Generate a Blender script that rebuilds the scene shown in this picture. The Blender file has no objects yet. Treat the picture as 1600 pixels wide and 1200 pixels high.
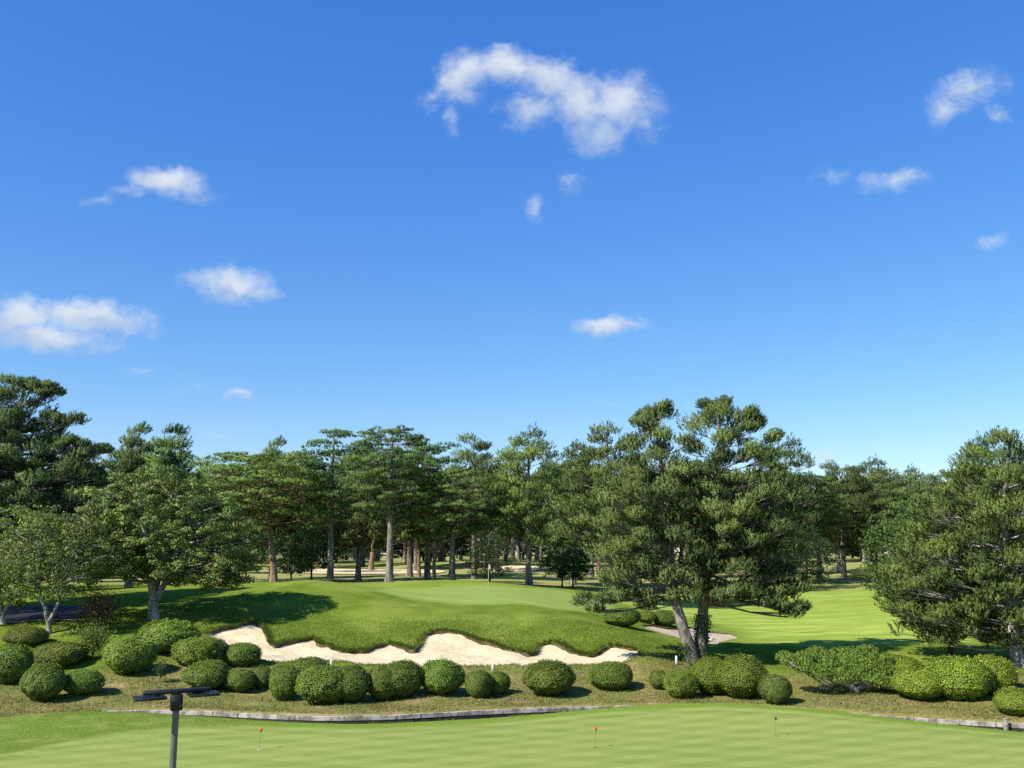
import bpy, math, random
import numpy as np
from math import sin, cos, tan, radians, pi, sqrt, atan2
from mathutils import Vector
from mathutils.geometry import delaunay_2d_cdt

S = bpy.context.scene
C = S.collection
R = math.radians

# ------------------------------------------------------------------ camera
PITCH = R(10.02); FPX = 1500.0; CAMH = 6.0
cd = bpy.data.cameras.new('camera'); cam = bpy.data.objects.new('camera', cd); C.objects.link(cam)
cam.location = (0, 0, CAMH); cam.rotation_euler = (R(90) + PITCH, 0, 0)
cd.sensor_width = 36; cd.lens = 36 * FPX / 1600; cd.clip_start = 0.1; cd.clip_end = 6000
S.camera = cam

# ------------------------------------------------------------------ exposure, sun, sky
S.view_settings.view_transform = 'Standard'; S.view_settings.look = 'None'
S.view_settings.exposure = 0.60; S.view_settings.gamma = 1
S.cycles.use_denoising = False
S.cycles.max_bounces = 6; S.cycles.diffuse_bounces = 3; S.cycles.transparent_max_bounces = 6
S.cycles.transmission_bounces = 3; S.cycles.glossy_bounces = 2
S.cycles.use_fast_gi = False

SUN_EL = R(42); SUN_AZ = atan2(-0.80, -0.60)
sun_dir = Vector((sin(SUN_AZ) * cos(SUN_EL), cos(SUN_AZ) * cos(SUN_EL), sin(SUN_EL)))
sl = bpy.data.lights.new('sun', 'SUN'); sl.energy = 5.0; sl.angle = R(0.53); sl.color = (1.0, 0.955, 0.85)
so = bpy.data.objects.new('sun', sl); C.objects.link(so); so.location = (0, 0, 60)
so.rotation_euler = sun_dir.to_track_quat('Z', 'Y').to_euler()


class NT:
    """tiny node helper"""
    def __init__(s, tree): s.t = tree; s.n = tree.nodes; s.l = tree.links
    def set(s, sock, v):
        if hasattr(v, 'is_linked') or isinstance(v, bpy.types.NodeSocket): s.l.new(v, sock)
        elif v is not None: sock.default_value = v
    def m(s, op, a=None, b=None, c=None, clamp=False):
        n = s.n.new('ShaderNodeMath'); n.operation = op; n.use_clamp = clamp
        for i, v in enumerate((a, b, c)):
            if v is not None: s.set(n.inputs[i], v)
        return n.outputs[0]
    def vm(s, op, a=None, b=None, out=0):
        n = s.n.new('ShaderNodeVectorMath'); n.operation = op
        for i, v in enumerate((a, b)):
            if v is not None: s.set(n.inputs[i], v)
        return n.outputs[out]
    def noise(s, vec, scale, detail=3, rough=.55, dist=0, out='Fac'):
        n = s.n.new('ShaderNodeTexNoise'); s.set(n.inputs['Vector'], vec)
        n.inputs['Scale'].default_value = scale; n.inputs['Detail'].default_value = detail
        n.inputs['Roughness'].default_value = rough; n.inputs['Distortion'].default_value = dist
        return n.outputs[out]
    def ramp(s, fac, stops):
        n = s.n.new('ShaderNodeValToRGB'); s.set(n.inputs[0], fac); r = n.color_ramp
        while len(r.elements) < len(stops): r.elements.new(.5)
        for e, (p, c) in zip(r.elements, stops):
            e.position = p; e.color = (c, c, c, 1) if isinstance(c, (int, float)) else (*c, 1)
        return n.outputs[0]
    def mix(s, fac, a, b, mode='MIX'):
        n = s.n.new('ShaderNodeMix'); n.data_type = 'RGBA'; n.blend_type = mode
        s.set(n.inputs[0], fac)
        for sock, v in ((n.inputs[6], a), (n.inputs[7], b)):
            if isinstance(v, tuple): v = (*v, 1) if len(v) == 3 else v
            s.set(sock, v)
        return n.outputs[2]
    def mapr(s, v, a, b, c=0, d=1, smooth=True):
        n = s.n.new('ShaderNodeMapRange'); s.set(n.inputs[0], v)
        if smooth: n.interpolation_type = 'SMOOTHSTEP'
        for i, q in enumerate((a, b, c, d)): n.inputs[i + 1].default_value = q
        return n.outputs[0]
    def attr(s, name, out='Fac'):
        n = s.n.new('ShaderNodeAttribute'); n.attribute_name = name; return n.outputs[out]
    def pos(s):
        return s.n.new('ShaderNodeNewGeometry').outputs['Position']
    def obj(s):
        return s.n.new('ShaderNodeTexCoord').outputs['Object']
    def scale(s, vec, x, y, z, rz=0):
        n = s.n.new('ShaderNodeMapping'); s.set(n.inputs[0], vec)
        n.inputs['Scale'].default_value = (x, y, z); n.inputs['Rotation'].default_value = (0, 0, rz)
        return n.outputs[0]


def slope_uv(px, py):
    """direction of a photo pixel as (x/y, z/y) in world space"""
    u = (px - 800) / FPX; v = -(py - 600) / FPX
    d = cos(PITCH) - v * sin(PITCH)
    return u / d, (sin(PITCH) + v * cos(PITCH)) / d


def build_world():
    w = bpy.data.worlds.new('World'); S.world = w; w.use_nodes = True
    t = NT(w.node_tree); t.n.clear()
    out = t.n.new('ShaderNodeOutputWorld'); bg = t.n.new('ShaderNodeBackground')
    sky = t.n.new('ShaderNodeTexSky'); sky.sky_type = 'NISHITA'; sky.sun_disc = False
    sky.sun_elevation = SUN_EL; sky.sun_rotation = SUN_AZ % (2 * pi)
    sky.air_density = 1.05; sky.dust_density = 0.0; sky.ozone_density = 3.6; sky.altitude = 0
    hs = t.n.new('ShaderNodeHueSaturation'); hs.inputs['Saturation'].default_value = 1.28
    hs.inputs['Value'].default_value = 1.0
    t.l.new(sky.outputs[0], hs.inputs['Color'])
    skyc = t.mix(1.0, hs.outputs[0], (1.10, 1.0, 1.13), 'MULTIPLY')
    sx = t.n.new('ShaderNodeSeparateColor'); t.l.new(skyc, sx.inputs[0]); cx_ = t.n.new('ShaderNodeCombineColor')
    for i, (g_, a_) in enumerate(((.885, .754), (.85, .855), (.50, .93))):
        t.l.new(t.m('MULTIPLY', t.m('POWER', t.m('MULTIPLY', sx.outputs[i], .163), g_), a_ / .1668), cx_.inputs[i])
    skyc = cx_.outputs[0]
    dirv = t.n.new('ShaderNodeTexCoord').outputs['Generated']
    sp = t.n.new('ShaderNodeSeparateXYZ'); t.l.new(dirv, sp.inputs[0])
    front = t.m('GREATER_THAN', sp.outputs[1], .15)
    yy = t.m('MAXIMUM', sp.outputs[1], .15)
    cu = t.m('DIVIDE', sp.outputs[0], yy); cw = t.m('DIVIDE', sp.outputs[2], yy)
    cb = t.n.new('ShaderNodeCombineXYZ'); t.l.new(cu, cb.inputs[0]); t.l.new(cw, cb.inputs[1])
    P = cb.outputs[0]
    wn = t.noise(P, 14, 4, .6, out='Color')
    wv = t.vm('MULTIPLY', t.vm('SUBTRACT', wn, (.5, .5, .5)), (.05, .035, 0))
    wn2 = t.noise(P, 60, 4, .62, out='Color')
    wv2 = t.vm('MULTIPLY', t.vm('SUBTRACT', wn2, (.5, .5, .5)), (.018, .016, 0))
    Q = t.vm('ADD', t.vm('ADD', P, wv), wv2)
    # cloud lobes: px, py, rx, ry, tilt deg, weight
    L = [(722, 122, 62, 52, -25, 1.0), (790, 104, 70, 40, 0, 1.0), (855, 125, 62, 46, 15, .95), (905, 165, 72, 52, 25, .95),
         (965, 160, 84, 62, 0, .85), (930, 210, 52, 44, 0, .95), (708, 185, 18, 44, 0, .5), (672, 152, 34, 28, -30, .55),
         (835, 172, 66, 42, 0, .68), (1010, 195, 44, 34, 0, .5),
         (897, 294, 30, 26, -35, .5), (833, 323, 20, 26, 0, .38),
         (262, 284, 78, 26, 3, .95), (305, 300, 46, 30, 5, .45), (152, 317, 32, 14, 0, .4), (200, 300, 48, 18, -10, .45),
         (358, 440, 66, 30, 8, 1.0), (400, 455, 44, 20, 8, .6), (285, 430, 34, 14, 0, .22),
         (28, 492, 56, 38, 0, 1.2), (145, 494, 92, 30, 2, 1.15), (70, 527, 110, 28, 3, 1.0), (150, 545, 52, 13, 5, .6), (225, 515, 44, 14, 0, .25),
         (952, 508, 62, 18, 0, .9),
         (1515, 138, 70, 42, -20, .7), (1475, 172, 42, 34, 0, .65), (1562, 178, 34, 18, 25, .4),
         (1392, 282, 66, 24, -8, .55), (1310, 276, 34, 16, 0, .35), (1548, 370, 36, 18, -20, .4),
         (375, 617, 30, 11, 0, .42), (205, 577, 40, 9, 0, .26), (284, 582, 22, 8, 0, .3), (296, 601, 36, 7, 0, .3),
         (330, 684, 36, 10, 0, .36), (1286, 709, 22, 9, 0, .55), (960, 628, 32, 9, 8, .22)]
    acc = None; shade = None
    for (px, py, rx, ry, a, wgt) in L:
        u, v = slope_uv(px, py)
        k = 1.0 / FPX; wgt = wgt * (1.2 if wgt < .45 else 1)
        mp = t.n.new('ShaderNodeMapping'); mp.vector_type = 'TEXTURE'
        t.l.new(Q, mp.inputs[0])
        mp.inputs['Location'].default_value = (u, v, 0)
        mp.inputs['Rotation'].default_value = (0, 0, R(-a))
        mp.inputs['Scale'].default_value = (rx * k * 1.28, ry * k * 1.28, 1)
        ln = t.vm('LENGTH', mp.outputs[0], out=1)
        f = t.m('MULTIPLY', t.m('SUBTRACT', 1.0, ln, clamp=True), wgt)
        acc = f if acc is None else t.m('MAXIMUM', acc, f)
        sy = t.n.new('ShaderNodeSeparateXYZ'); t.l.new(mp.outputs[0], sy.inputs[0])
        g = t.m('MULTIPLY', f, sy.outputs[1])
        shade = g if shade is None else t.m('ADD', shade, g)
    fine = t.noise(t.vm('MULTIPLY', P, (1, 1.25, 1)), 30, 9, .68, .3)
    mid = t.noise(P, 17, 4, .55)
    d = t.m('ADD', acc, t.m('MULTIPLY', t.m('SUBTRACT', fine, .5), 1.05))
    d = t.m('ADD', d, t.m('MULTIPLY', t.m('SUBTRACT', mid, .5), .30))
    gate = t.mapr(acc, .0, .22)
    dens = t.m('MULTIPLY', t.mapr(d, .05, .92), gate)
    dens = t.m('MULTIPLY', t.m('MULTIPLY', dens, .90), front)
    lit = t.mapr(t.m('ADD', t.m('MULTIPLY', shade, 1.5), t.m('MULTIPLY', t.m('SUBTRACT', mid, .5), .9)), -.45, .42)
    cc = t.mix(lit, (3.0, 3.7, 4.8), (4.8, 5.15, 5.45))
    full = t.mix(dens, skyc, cc)
    t.l.new(full, bg.inputs[0]); bg.inputs[1].default_value = 0.110
    t.l.new(bg.outputs[0], out.inputs[0])
build_world()

# ------------------------------------------------------------------ object helpers
def link(name, data, parent=None):
    o = bpy.data.objects.new(name, data); C.objects.link(o)
    if parent is not None: o.parent = parent
    return o
def tag(o, label=None, cat=None, group=None, kind=None):
    if label: o['label'] = label
    if cat: o['category'] = cat
    if group: o['group'] = group
    if kind: o['kind'] = kind
    return o
def thing(name, label, cat, loc=(0, 0, 0), rz=0, group=None):
    o = link(name, None); o.location = loc; o.rotation_euler = (0, 0, rz)
    return tag(o, label, cat, group)


class Geo:
    def __init__(s): s.v = []; s.f = []; s.r = []; s.n = 0; s.mi = []; s.nr = []; s.hasn = False
    def add(s, v, f, rnd=None, mi=0, nrm=None):
        v = np.asarray(v, dtype=np.float64).reshape(-1, 3); f = np.asarray(f, dtype=np.int64)
        s.v.append(v); s.f.append(f + s.n); s.n += len(v)
        s.r.append(np.full(len(v), .5) if rnd is None else np.asarray(rnd, dtype=np.float64))
        s.mi.append(np.full(len(f), mi))
        s.nr.append(np.zeros((len(v), 3)) if nrm is None else nrm); s.hasn = s.hasn or nrm is not None
        return s
    def mesh(s, name, mats, smooth=False):
        v = np.concatenate(s.v); r = np.concatenate(s.r)
        me = bpy.data.meshes.new(name)
        loops = np.concatenate([f.ravel() for f in s.f])
        tot = np.concatenate([np.full(len(f), f.shape[1]) for f in s.f])
        st = np.concatenate([[0], np.cumsum(tot)[:-1]])
        me.vertices.add(len(v)); me.vertices.foreach_set('co', v.ravel().astype(np.float32))
        me.loops.add(len(loops)); me.loops.foreach_set('vertex_index', loops.astype(np.int32))
        me.polygons.add(len(tot)); me.polygons.foreach_set('loop_start', st.astype(np.int32))
        me.polygons.foreach_set('loop_total', tot.astype(np.int32))
        me.polygons.foreach_set('material_index', np.concatenate(s.mi).astype(np.int32))
        if smooth or s.hasn: me.polygons.foreach_set('use_smooth', np.ones(len(tot), dtype=bool))
        at = me.attributes.new('rnd', 'FLOAT', 'POINT'); at.data.foreach_set('value', r.astype(np.float32))
        for m in (mats if isinstance(mats, (list, tuple)) else [mats]): me.materials.append(m)
        me.update(calc_edges=True)
        if s.hasn: me.normals_split_custom_set_from_vertices(np.concatenate(s.nr).astype(np.float32))
        else: me.validate()
        return me
    def build(s, name, mats, parent=None, smooth=False):
        return link(name, s.mesh(name, mats, smooth), parent)


def tube(g, pts, rad, seg=7, rng=None, mi=0, cap=True):
    P = np.asarray(pts, float); n = len(P); rad = np.broadcast_to(np.asarray(rad, float), (n,))
    T = np.gradient(P, axis=0); T /= np.linalg.norm(T, axis=1)[:, None] + 1e-9
    ref = np.array([1., 0, 0]) if abs(T[0][0]) < .9 else np.array([0, 1., 0])
    V = []
    a = np.arange(seg) * 2 * pi / seg
    u = np.cross(T[0], ref); u /= np.linalg.norm(u)
    for i in range(n):
        u = u - T[i] * np.dot(u, T[i]); u /= np.linalg.norm(u) + 1e-9
        w = np.cross(T[i], u)
        rr = rad[i] * (1 + (rng.uniform(-.12, .12, seg) if rng is not None else 0))
        V.append(P[i] + (np.cos(a) * rr)[:, None] * u + (np.sin(a) * rr)[:, None] * w)
    V = np.concatenate(V)
    i, j = np.meshgrid(np.arange(n - 1), np.arange(seg), indexing='ij'); i = i.ravel(); j = j.ravel()
    F = np.stack([i * seg + j, i * seg + (j + 1) % seg, (i + 1) * seg + (j + 1) % seg, (i + 1) * seg + j], 1)
    g.add(V, F, mi=mi)
    if cap:
        V2 = np.concatenate([V[-seg:], P[-1:] + T[-1] * rad[-1] * .3]); k = np.arange(seg)
        g.add(V2, np.stack([k, (k + 1) % seg, np.full(seg, seg)], 1), mi=mi)
    return g


def box(g, c, s, rz=0, mi=0, bev=0.0):
    hx, hy, hz = s[0] / 2, s[1] / 2, s[2] / 2
    b = bev
    prof = [(-hz, b), (-hz + b, 0), (hz - b, 0), (hz, b)] if b > 0 else [(-hz, 0), (hz, 0)]
    V = []
    for z, ins in prof:
        x, y = hx - ins, hy - ins
        if b > 0:
            V += [(-x, -y + b, z), (-x + b, -y, z), (x - b, -y, z), (x, -y + b, z), (x, y - b, z), (x - b, y, z), (-x + b, y, z), (-x, y - b, z)]
        else: V += [(-x, -y, z), (x, -y, z), (x, y, z), (-x, y, z)]
    k = 8 if b > 0 else 4
    V = np.array(V); co, si = cos(rz), sin(rz)
    V = np.stack([V[:, 0] * co - V[:, 1] * si + c[0], V[:, 0] * si + V[:, 1] * co + c[1], V[:, 2] + c[2]], 1)
    F = []
    for i in range(len(prof) - 1):
        for j in range(k): F.append((i * k + j, i * k + (j + 1) % k, (i + 1) * k + (j + 1) % k, (i + 1) * k + j))
    g.add(V, F, mi=mi)
    n = len(prof) - 1
    g.add(V, [tuple(reversed(range(k)))], mi=mi); g.add(V, [tuple(n * k + j for j in range(k))], mi=mi)
    return g


def copy_thing(root, loc, rz=0, scale=(1, 1, 1), label=None, group=None, color=None):
    r = root.copy(); C.objects.link(r); r.location = loc; r.rotation_euler = (0, 0, rz); r.scale = scale
    if label: r['label'] = label
    if group: r['group'] = group
    if color: r.color = color
    for ch in list(root.children):
        c = ch.copy(); C.objects.link(c); c.parent = r
        if color: c.color = color
        for gch in list(ch.children):
            d = gch.copy(); C.objects.link(d); d.parent = c
            if color: d.color = color
    return r

# ------------------------------------------------------------------ materials
def mat(name):
    m = bpy.data.materials.new(name); m.use_nodes = True
    t = NT(m.node_tree); b = m.node_tree.nodes['Principled BSDF']
    b.inputs['Specular IOR Level'].default_value = .2
    return m, t, b

def bump(t, b, h, dist, strength=1.0):
    n = t.n.new('ShaderNodeBump'); t.set(n.inputs['Height'], h); n.inputs['Distance'].default_value = dist
    n.inputs['Strength'].default_value = strength; t.l.new(n.outputs[0], b.inputs['Normal'])

def leaf_mat(name, dark, light, transl=.25, rough=.6, warm=None, spec=.25):
    m, t, b = mat(name)
    r = t.attr('rnd')
    oi = t.n.new('ShaderNodeObjectInfo')
    c = t.mix(r, dark, light)
    if warm:
        c = t.mix(t.mapr(t.noise(t.obj(), .45, 3), .5, .75), c, warm)
    c = t.mix(1.0, c, oi.outputs['Color'], 'MULTIPLY')
    hv = t.n.new('ShaderNodeHueSaturation')
    t.l.new(t.m('ADD', t.m('MULTIPLY', oi.outputs['Random'], .35), .82), hv.inputs['Value'])
    t.l.new(t.m('ADD', t.m('MULTIPLY', oi.outputs['Random'], .022), .489), hv.inputs['Hue'])
    t.l.new(c, hv.inputs['Color'])
    t.l.new(hv.outputs[0], b.inputs['Base Color'])
    b.inputs['Roughness'].default_value = rough; b.inputs['Specular IOR Level'].default_value = spec
    tr = t.n.new('ShaderNodeBsdfTranslucent')
    t.l.new(t.mix(1.0, hv.outputs[0], (1.0, 1.1, .55), 'MULTIPLY'), tr.inputs[0])
    mx = t.n.new('ShaderNodeMixShader'); mx.inputs[0].default_value = transl
    t.l.new(b.outputs[0], mx.inputs[1]); t.l.new(tr.outputs[0], mx.inputs[2])
    t.l.new(mx.outputs[0], t.n['Material Output'].inputs[0])
    return m

M_needle = leaf_mat('pine_needles', (.022, .046, .014), (.180, .232, .064), .10, warm=(.155, .185, .042))
M_redneedle = leaf_mat('soft_needles', (.030, .072, .020), (.175, .265, .064), .12, warm=(.18, .225, .046))
M_leaf = leaf_mat('broad_leaves', (.040, .085, .016), (.240, .325, .062), .2, warm=(.22, .20, .05), spec=.4)
M_darkleaf = leaf_mat('shade_leaves', (.030, .060, .018), (.085, .135, .040), .25)
M_azalea = leaf_mat('clipped_leaves', (.036, .072, .012), (.180, .262, .036), .12, spec=.3)
M_redleaf = leaf_mat('russet_leaves', (.10, .07, .03), (.26, .16, .07), .2)
M_blade = leaf_mat('grass_blades', (.075, .120, .014), (.190, .255, .036), .25)
M_dryblade = leaf_mat('dry_grass_blades', (.12, .130, .036), (.35, .31, .12), .25)

def bark_mat(name, a, b_, c, sc=6):
    m, t, b = mat(name)
    o = t.obj()
    n1 = t.noise(t.scale(o, 1, 1, .28), sc, 5, .65, .4); n2 = t.noise(t.scale(o, 1, 1, .5), sc * .35, 3)
    col = t.mix(t.mapr(n1, .35, .65), a, b_)
    col = t.mix(t.mapr(n2, .5, .72), col, c)
    t.l.new(col, b.inputs['Base Color']); b.inputs['Roughness'].default_value = .9
    bump(t, b, n1, .06, .9)
    return m
M_bark = bark_mat('pine_bark', (.075, .06, .048), (.25, .215, .18), (.33, .30, .26))
M_redbark = bark_mat('red_pine_bark', (.13, .08, .055), (.30, .20, .145), (.34, .20, .12))
M_palebark = bark_mat('pale_bark', (.13, .12, .10), (.38, .36, .31), (.50, .48, .42), 5)
M_darkbark = bark_mat('shade_bark', (.04, .035, .03), (.10, .085, .07), (.15, .13, .11))

def plain(name, col, rough=.5, metal=0, spec=.3, var=.15, sc=8):
    m, t, b = mat(name)
    n = t.noise(t.obj(), sc, 4)
    c2 = tuple(x * (1 - var) for x in col)
    t.l.new(t.mix(t.mapr(n, .35, .65), c2, col), b.inputs['Base Color'])
    b.inputs['Roughness'].default_value = rough; b.inputs['Metallic'].default_value = metal
    b.inputs['Specular IOR Level'].default_value = spec
    return m
M_lamp = plain('charcoal_paint', (.012, .013, .015), .5, 0, .3)
M_pole = plain('grey_pole_paint', (.10, .105, .11), .42, 0, .5)
M_lens = plain('lamp_glass', (.25, .26, .27), .15, 0, .6)
M_white = plain('white_paint', (.78, .78, .74), .5)
M_red = plain('red_plastic', (.62, .08, .035), .45)
M_black = plain('black_plastic', (.012, .012, .013), .4)
M_rod = plain('thin_rod', (.16, .18, .12), .4)
M_yellow = plain('pale_yellow_cloth', (.50, .48, .27), .7)
M_wood = plain('weathered_wood', (.34, .30, .24), .85, var=.5)
M_soil = plain('turf_edge_soil', (.13, .10, .06), .95, var=.6, sc=3)
M_channel_shade = plain('channel_shade_soil', (.035, .032, .02), .6, var=.5, sc=2)  # soil darkened to carry the shadow inside the channel
M_rock = plain('pale_stone', (.52, .50, .46), .8, var=.3, sc=2)
M_tyre = plain('cart_rubber', (.02, .02, .02), .8)
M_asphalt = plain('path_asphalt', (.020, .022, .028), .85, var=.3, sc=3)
M_core = plain('shrub_core_shade', (.022, .030, .012), .95, var=.5, sc=5)  # near-black solid core stands in for the shade inside the shrubs

def concrete():
    m, t, b = mat('old_concrete')
    p = t.pos(); n = t.noise(p, 2.2, 6, .65); n2 = t.noise(t.scale(p, 1, 1, .25), 5, 4, .6)
    c = t.mix(t.mapr(n, .38, .62), (.165, .14, .115), (.45, .41, .345))
    c = t.mix(t.mapr(n2, .54, .66), c, (.12, .105, .085))
    t.l.new(c, b.inputs['Base Color']); b.inputs['Roughness'].default_value = .9
    bump(t, b, n, .02, .6)
    return m
M_conc = concrete()

def sandm(name, a, c):
    m, t, b = mat(name)
    p = t.pos(); n = t.noise(p, 1.1, 5, .6); f = t.noise(p, 16, 4, .7)
    spots = t.mapr(t.noise(p, 2.6, 5, .7, .6), .64, .72)
    col = t.mix(t.mapr(n, .3, .7), a, c)
    col = t.mix(t.m('MULTIPLY', spots, .75), col, tuple(x * .62 for x in a))
    t.l.new(col, b.inputs['Base Color']); b.inputs['Roughness'].default_value = .95
    rake = t.noise(t.scale(p, 1.0, 5, 1, .25), 2.4, 3, .6)
    bump(t, b, t.m('ADD', t.m('ADD', t.m('MULTIPLY', f, .22), t.m('MULTIPLY', n, 2.2)), t.m('MULTIPLY', rake, 1.6)), .085, .8)
    return m
M_sand = sandm('bunker_sand', (.60, .475, .29), (.74, .61, .39))
M_sand2 = sandm('damp_sand', (.42, .32, .22), (.52, .41, .29))

def grass_ground():
    m, t, b = mat('turf')
    p = t.pos()
    big = t.noise(p, .12, 4, .6); md = t.noise(p, .7, 4, .6); fi = t.noise(p, 9, 5, .75); vf = t.noise(p, 30, 3, .7)
    # rough
    rough = t.mix(t.mapr(fi, .3, .7), (.070, .112, .012), (.132, .190, .024))
    rough = t.mix(t.mapr(md, .35, .7, 0, .8), rough, (.150, .205, .030))
    rough = t.mix(t.mapr(t.noise(p, .22, 3, .5, .4), .48, .66, 0, .7), rough, (.205, .255, .045))
    # fairway, lighter with mower sweeps
    ws = t.noise(t.scale(p, .16, .75, 1, .30), 1.0, 4, .6, 1.2)
    fair = t.mix(t.mapr(ws, .35, .66), (.190, .262, .036), (.330, .402, .078))
    fair = t.mix(t.mapr(t.noise(t.scale(p, .12, 1.6, 1, -.35), 1.3, 3, .6, 1.5), .60, .68, 0, .5), fair, (.42, .48, .14))
    fair = t.mix(t.mapr(vf, .3, .7, 0, .25), fair, (.14, .22, .04))
    # dry bank
    dn = t.noise(p, 1.3, 6, .72, .5)
    dry = t.mix(t.mapr(fi, .3, .7), (.115, .115, .028), (.265, .240, .085))
    dry = t.mix(t.mapr(dn, .52, .68, 0, .8), dry, (.150, .180, .045))
    dry = t.mix(t.mapr(t.noise(p, .6, 6, .75), .51, .64, 0, .85), dry, (.33, .235, .115))
    # wood floor
    fl = t.mix(t.mapr(t.noise(p, .16, 5, .65), .40, .60), (.24, .31, .070), (.35, .31, .13))
    fl = t.mix(t.mapr(fi, .3, .7, 0, .4), fl, (.12, .12, .05))
    c = t.mix(t.attr('fair'), rough, fair)
    c = t.mix(t.attr('wood'), c, fl)
    c = t.mix(t.attr('dry'), c, dry)
    c = t.mix(t.mapr(big, .3, .7, 0, .22), c, t.mix(1.0, c, (1.25, 1.12, .9), 'MULTIPLY'))
    t.l.new(c, b.inputs['Base Color']); b.inputs['Roughness'].default_value = .85
    b.inputs['Specular IOR Level'].default_value = 0.0
    h = t.m('ADD', t.m('MULTIPLY', fi, 1.0), t.m('MULTIPLY', vf, .5))
    k = t.m('SUBTRACT', 1.0, t.m('MULTIPLY', t.attr('fair'), .75))
    bump(t, b, t.m('MULTIPLY', h, k), .07, .6)
    return m
M_turf = grass_ground()

def putting(name, base, alt, collar):
    m, t, b = mat(name)
    p = t.pos()
    wob = t.vm('ADD', p, t.vm('MULTIPLY', t.noise(p, .35, 2, out='Color'), (.5, .5, 0)))
    def stripes(ang, per, soft=.35):
        s = t.n.new('ShaderNodeSeparateXYZ'); t.l.new(t.scale(wob, 1, 1, 1, ang), s.inputs[0])
        return t.mapr(t.m('SINE', t.m('MULTIPLY', s.outputs[0], 2 * pi / per)), -soft, soft)
    a = stripes(R(62), 1.15); c = stripes(R(-74), 1.5)
    k = t.m('ADD', t.m('MULTIPLY', a, .5), t.m('MULTIPLY', c, .5))
    k = t.m('ADD', k, t.m('MULTIPLY', t.m('SUBTRACT', t.noise(p, 1.6, 4, .7), .5), 1.1), clamp=True)
    col = t.mix(k, base, alt)
    f = t.noise(p, 22, 4, .75)
    col = t.mix(t.mapr(f, .3, .7, 0, .22), col, tuple(x * .62 for x in base))
    col = t.mix(t.mapr(t.noise(p, .25, 4, .6), .35, .7, 0, .25), col, tuple(x * y for x, y in zip(alt, (1.12, 1.02, 1.0))))
    col = t.mix(t.mapr(t.noise(p, 5.5, 4, .8, .4), .66, .74, 0, .35), col, tuple(x * 1.35 for x in base))
    col = t.mix(t.mapr(t.noise(p, .8, 5, .75, .6), .58, .72, 0, .30), col, tuple(x * .78 for x in base))
    col = t.mix(t.m('MULTIPLY', t.attr('line'), .45), col, tuple(x * .5 for x in base))
    colc = t.mix(t.mapr(t.noise(p, 14, 5, .75), .3, .7), collar, tuple(x * 1.4 for x in collar))
    col = t.mix(t.attr('collar'), col, colc)
    rg = t.mix(t.mapr(t.noise(p, 12, 5, .75), .3, .7), (.085, .140, .018), (.200, .262, .045))
    rg = t.mix(t.mapr(t.noise(p, .9, 4, .6), .45, .7, 0, .6), rg, (.26, .31, .09))
    col = t.mix(t.attr('roughm'), col, rg)
    t.l.new(col, b.inputs['Base Color']); b.inputs['Roughness'].default_value = .8
    b.inputs['Specular IOR Level'].default_value = 0.0
    bump(t, b, t.m('MULTIPLY', f, t.m('ADD', .25, t.m('ADD', t.attr('collar'), t.attr('roughm')))), .05, .7)
    return m
M_putt = putting('putting_turf', (.195, .248, .058), (.268, .318, .086), (.145, .208, .032))
M_golf = putting('golf_green_turf', (.205, .275, .062), (.250, .315, .078), (.155, .218, .036))

# ------------------------------------------------------------------ terrain
def W(px, py, Y):
    u, s = slope_uv(px, py); return (u * Y, Y, CAMH + s * Y)
def Wz(px, py, z):
    u, s = slope_uv(px, py); Y = (z - CAMH) / s; return (u * Y, Y, z)

kerb_px = [(-260, 1140), (-120, 1134), (0, 1126), (90, 1115), (150, 1110), (200, 1108), (300, 1108.5), (400, 1114), (500, 1118), (600, 1116.5), (700, 1111),
           (800, 1106), (900, 1103), (1000, 1101), (1100, 1099.5), (1200, 1103), (1330, 1113), (1400, 1118), (1500, 1124), (1600, 1129), (1750, 1138), (1900, 1148)]
kerbW = np.array([Wz(x, y, .05)[:2] for x, y in kerb_px])
kx = np.concatenate([[-300], kerbW[:, 0], [300]]); ky = np.concatenate([[kerbW[0, 1]], kerbW[:, 1], [kerbW[-1, 1]]])
_fx = np.linspace(-300, 300, 3001); _fy = np.interp(_fx, kx, ky)
_ker = np.hanning(17); _ker /= _ker.sum(); _fy = np.convolve(np.pad(_fy, 8, 'edge'), _ker, 'valid')
def kerbY(x): return np.interp(x, _fx, _fy)

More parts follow.
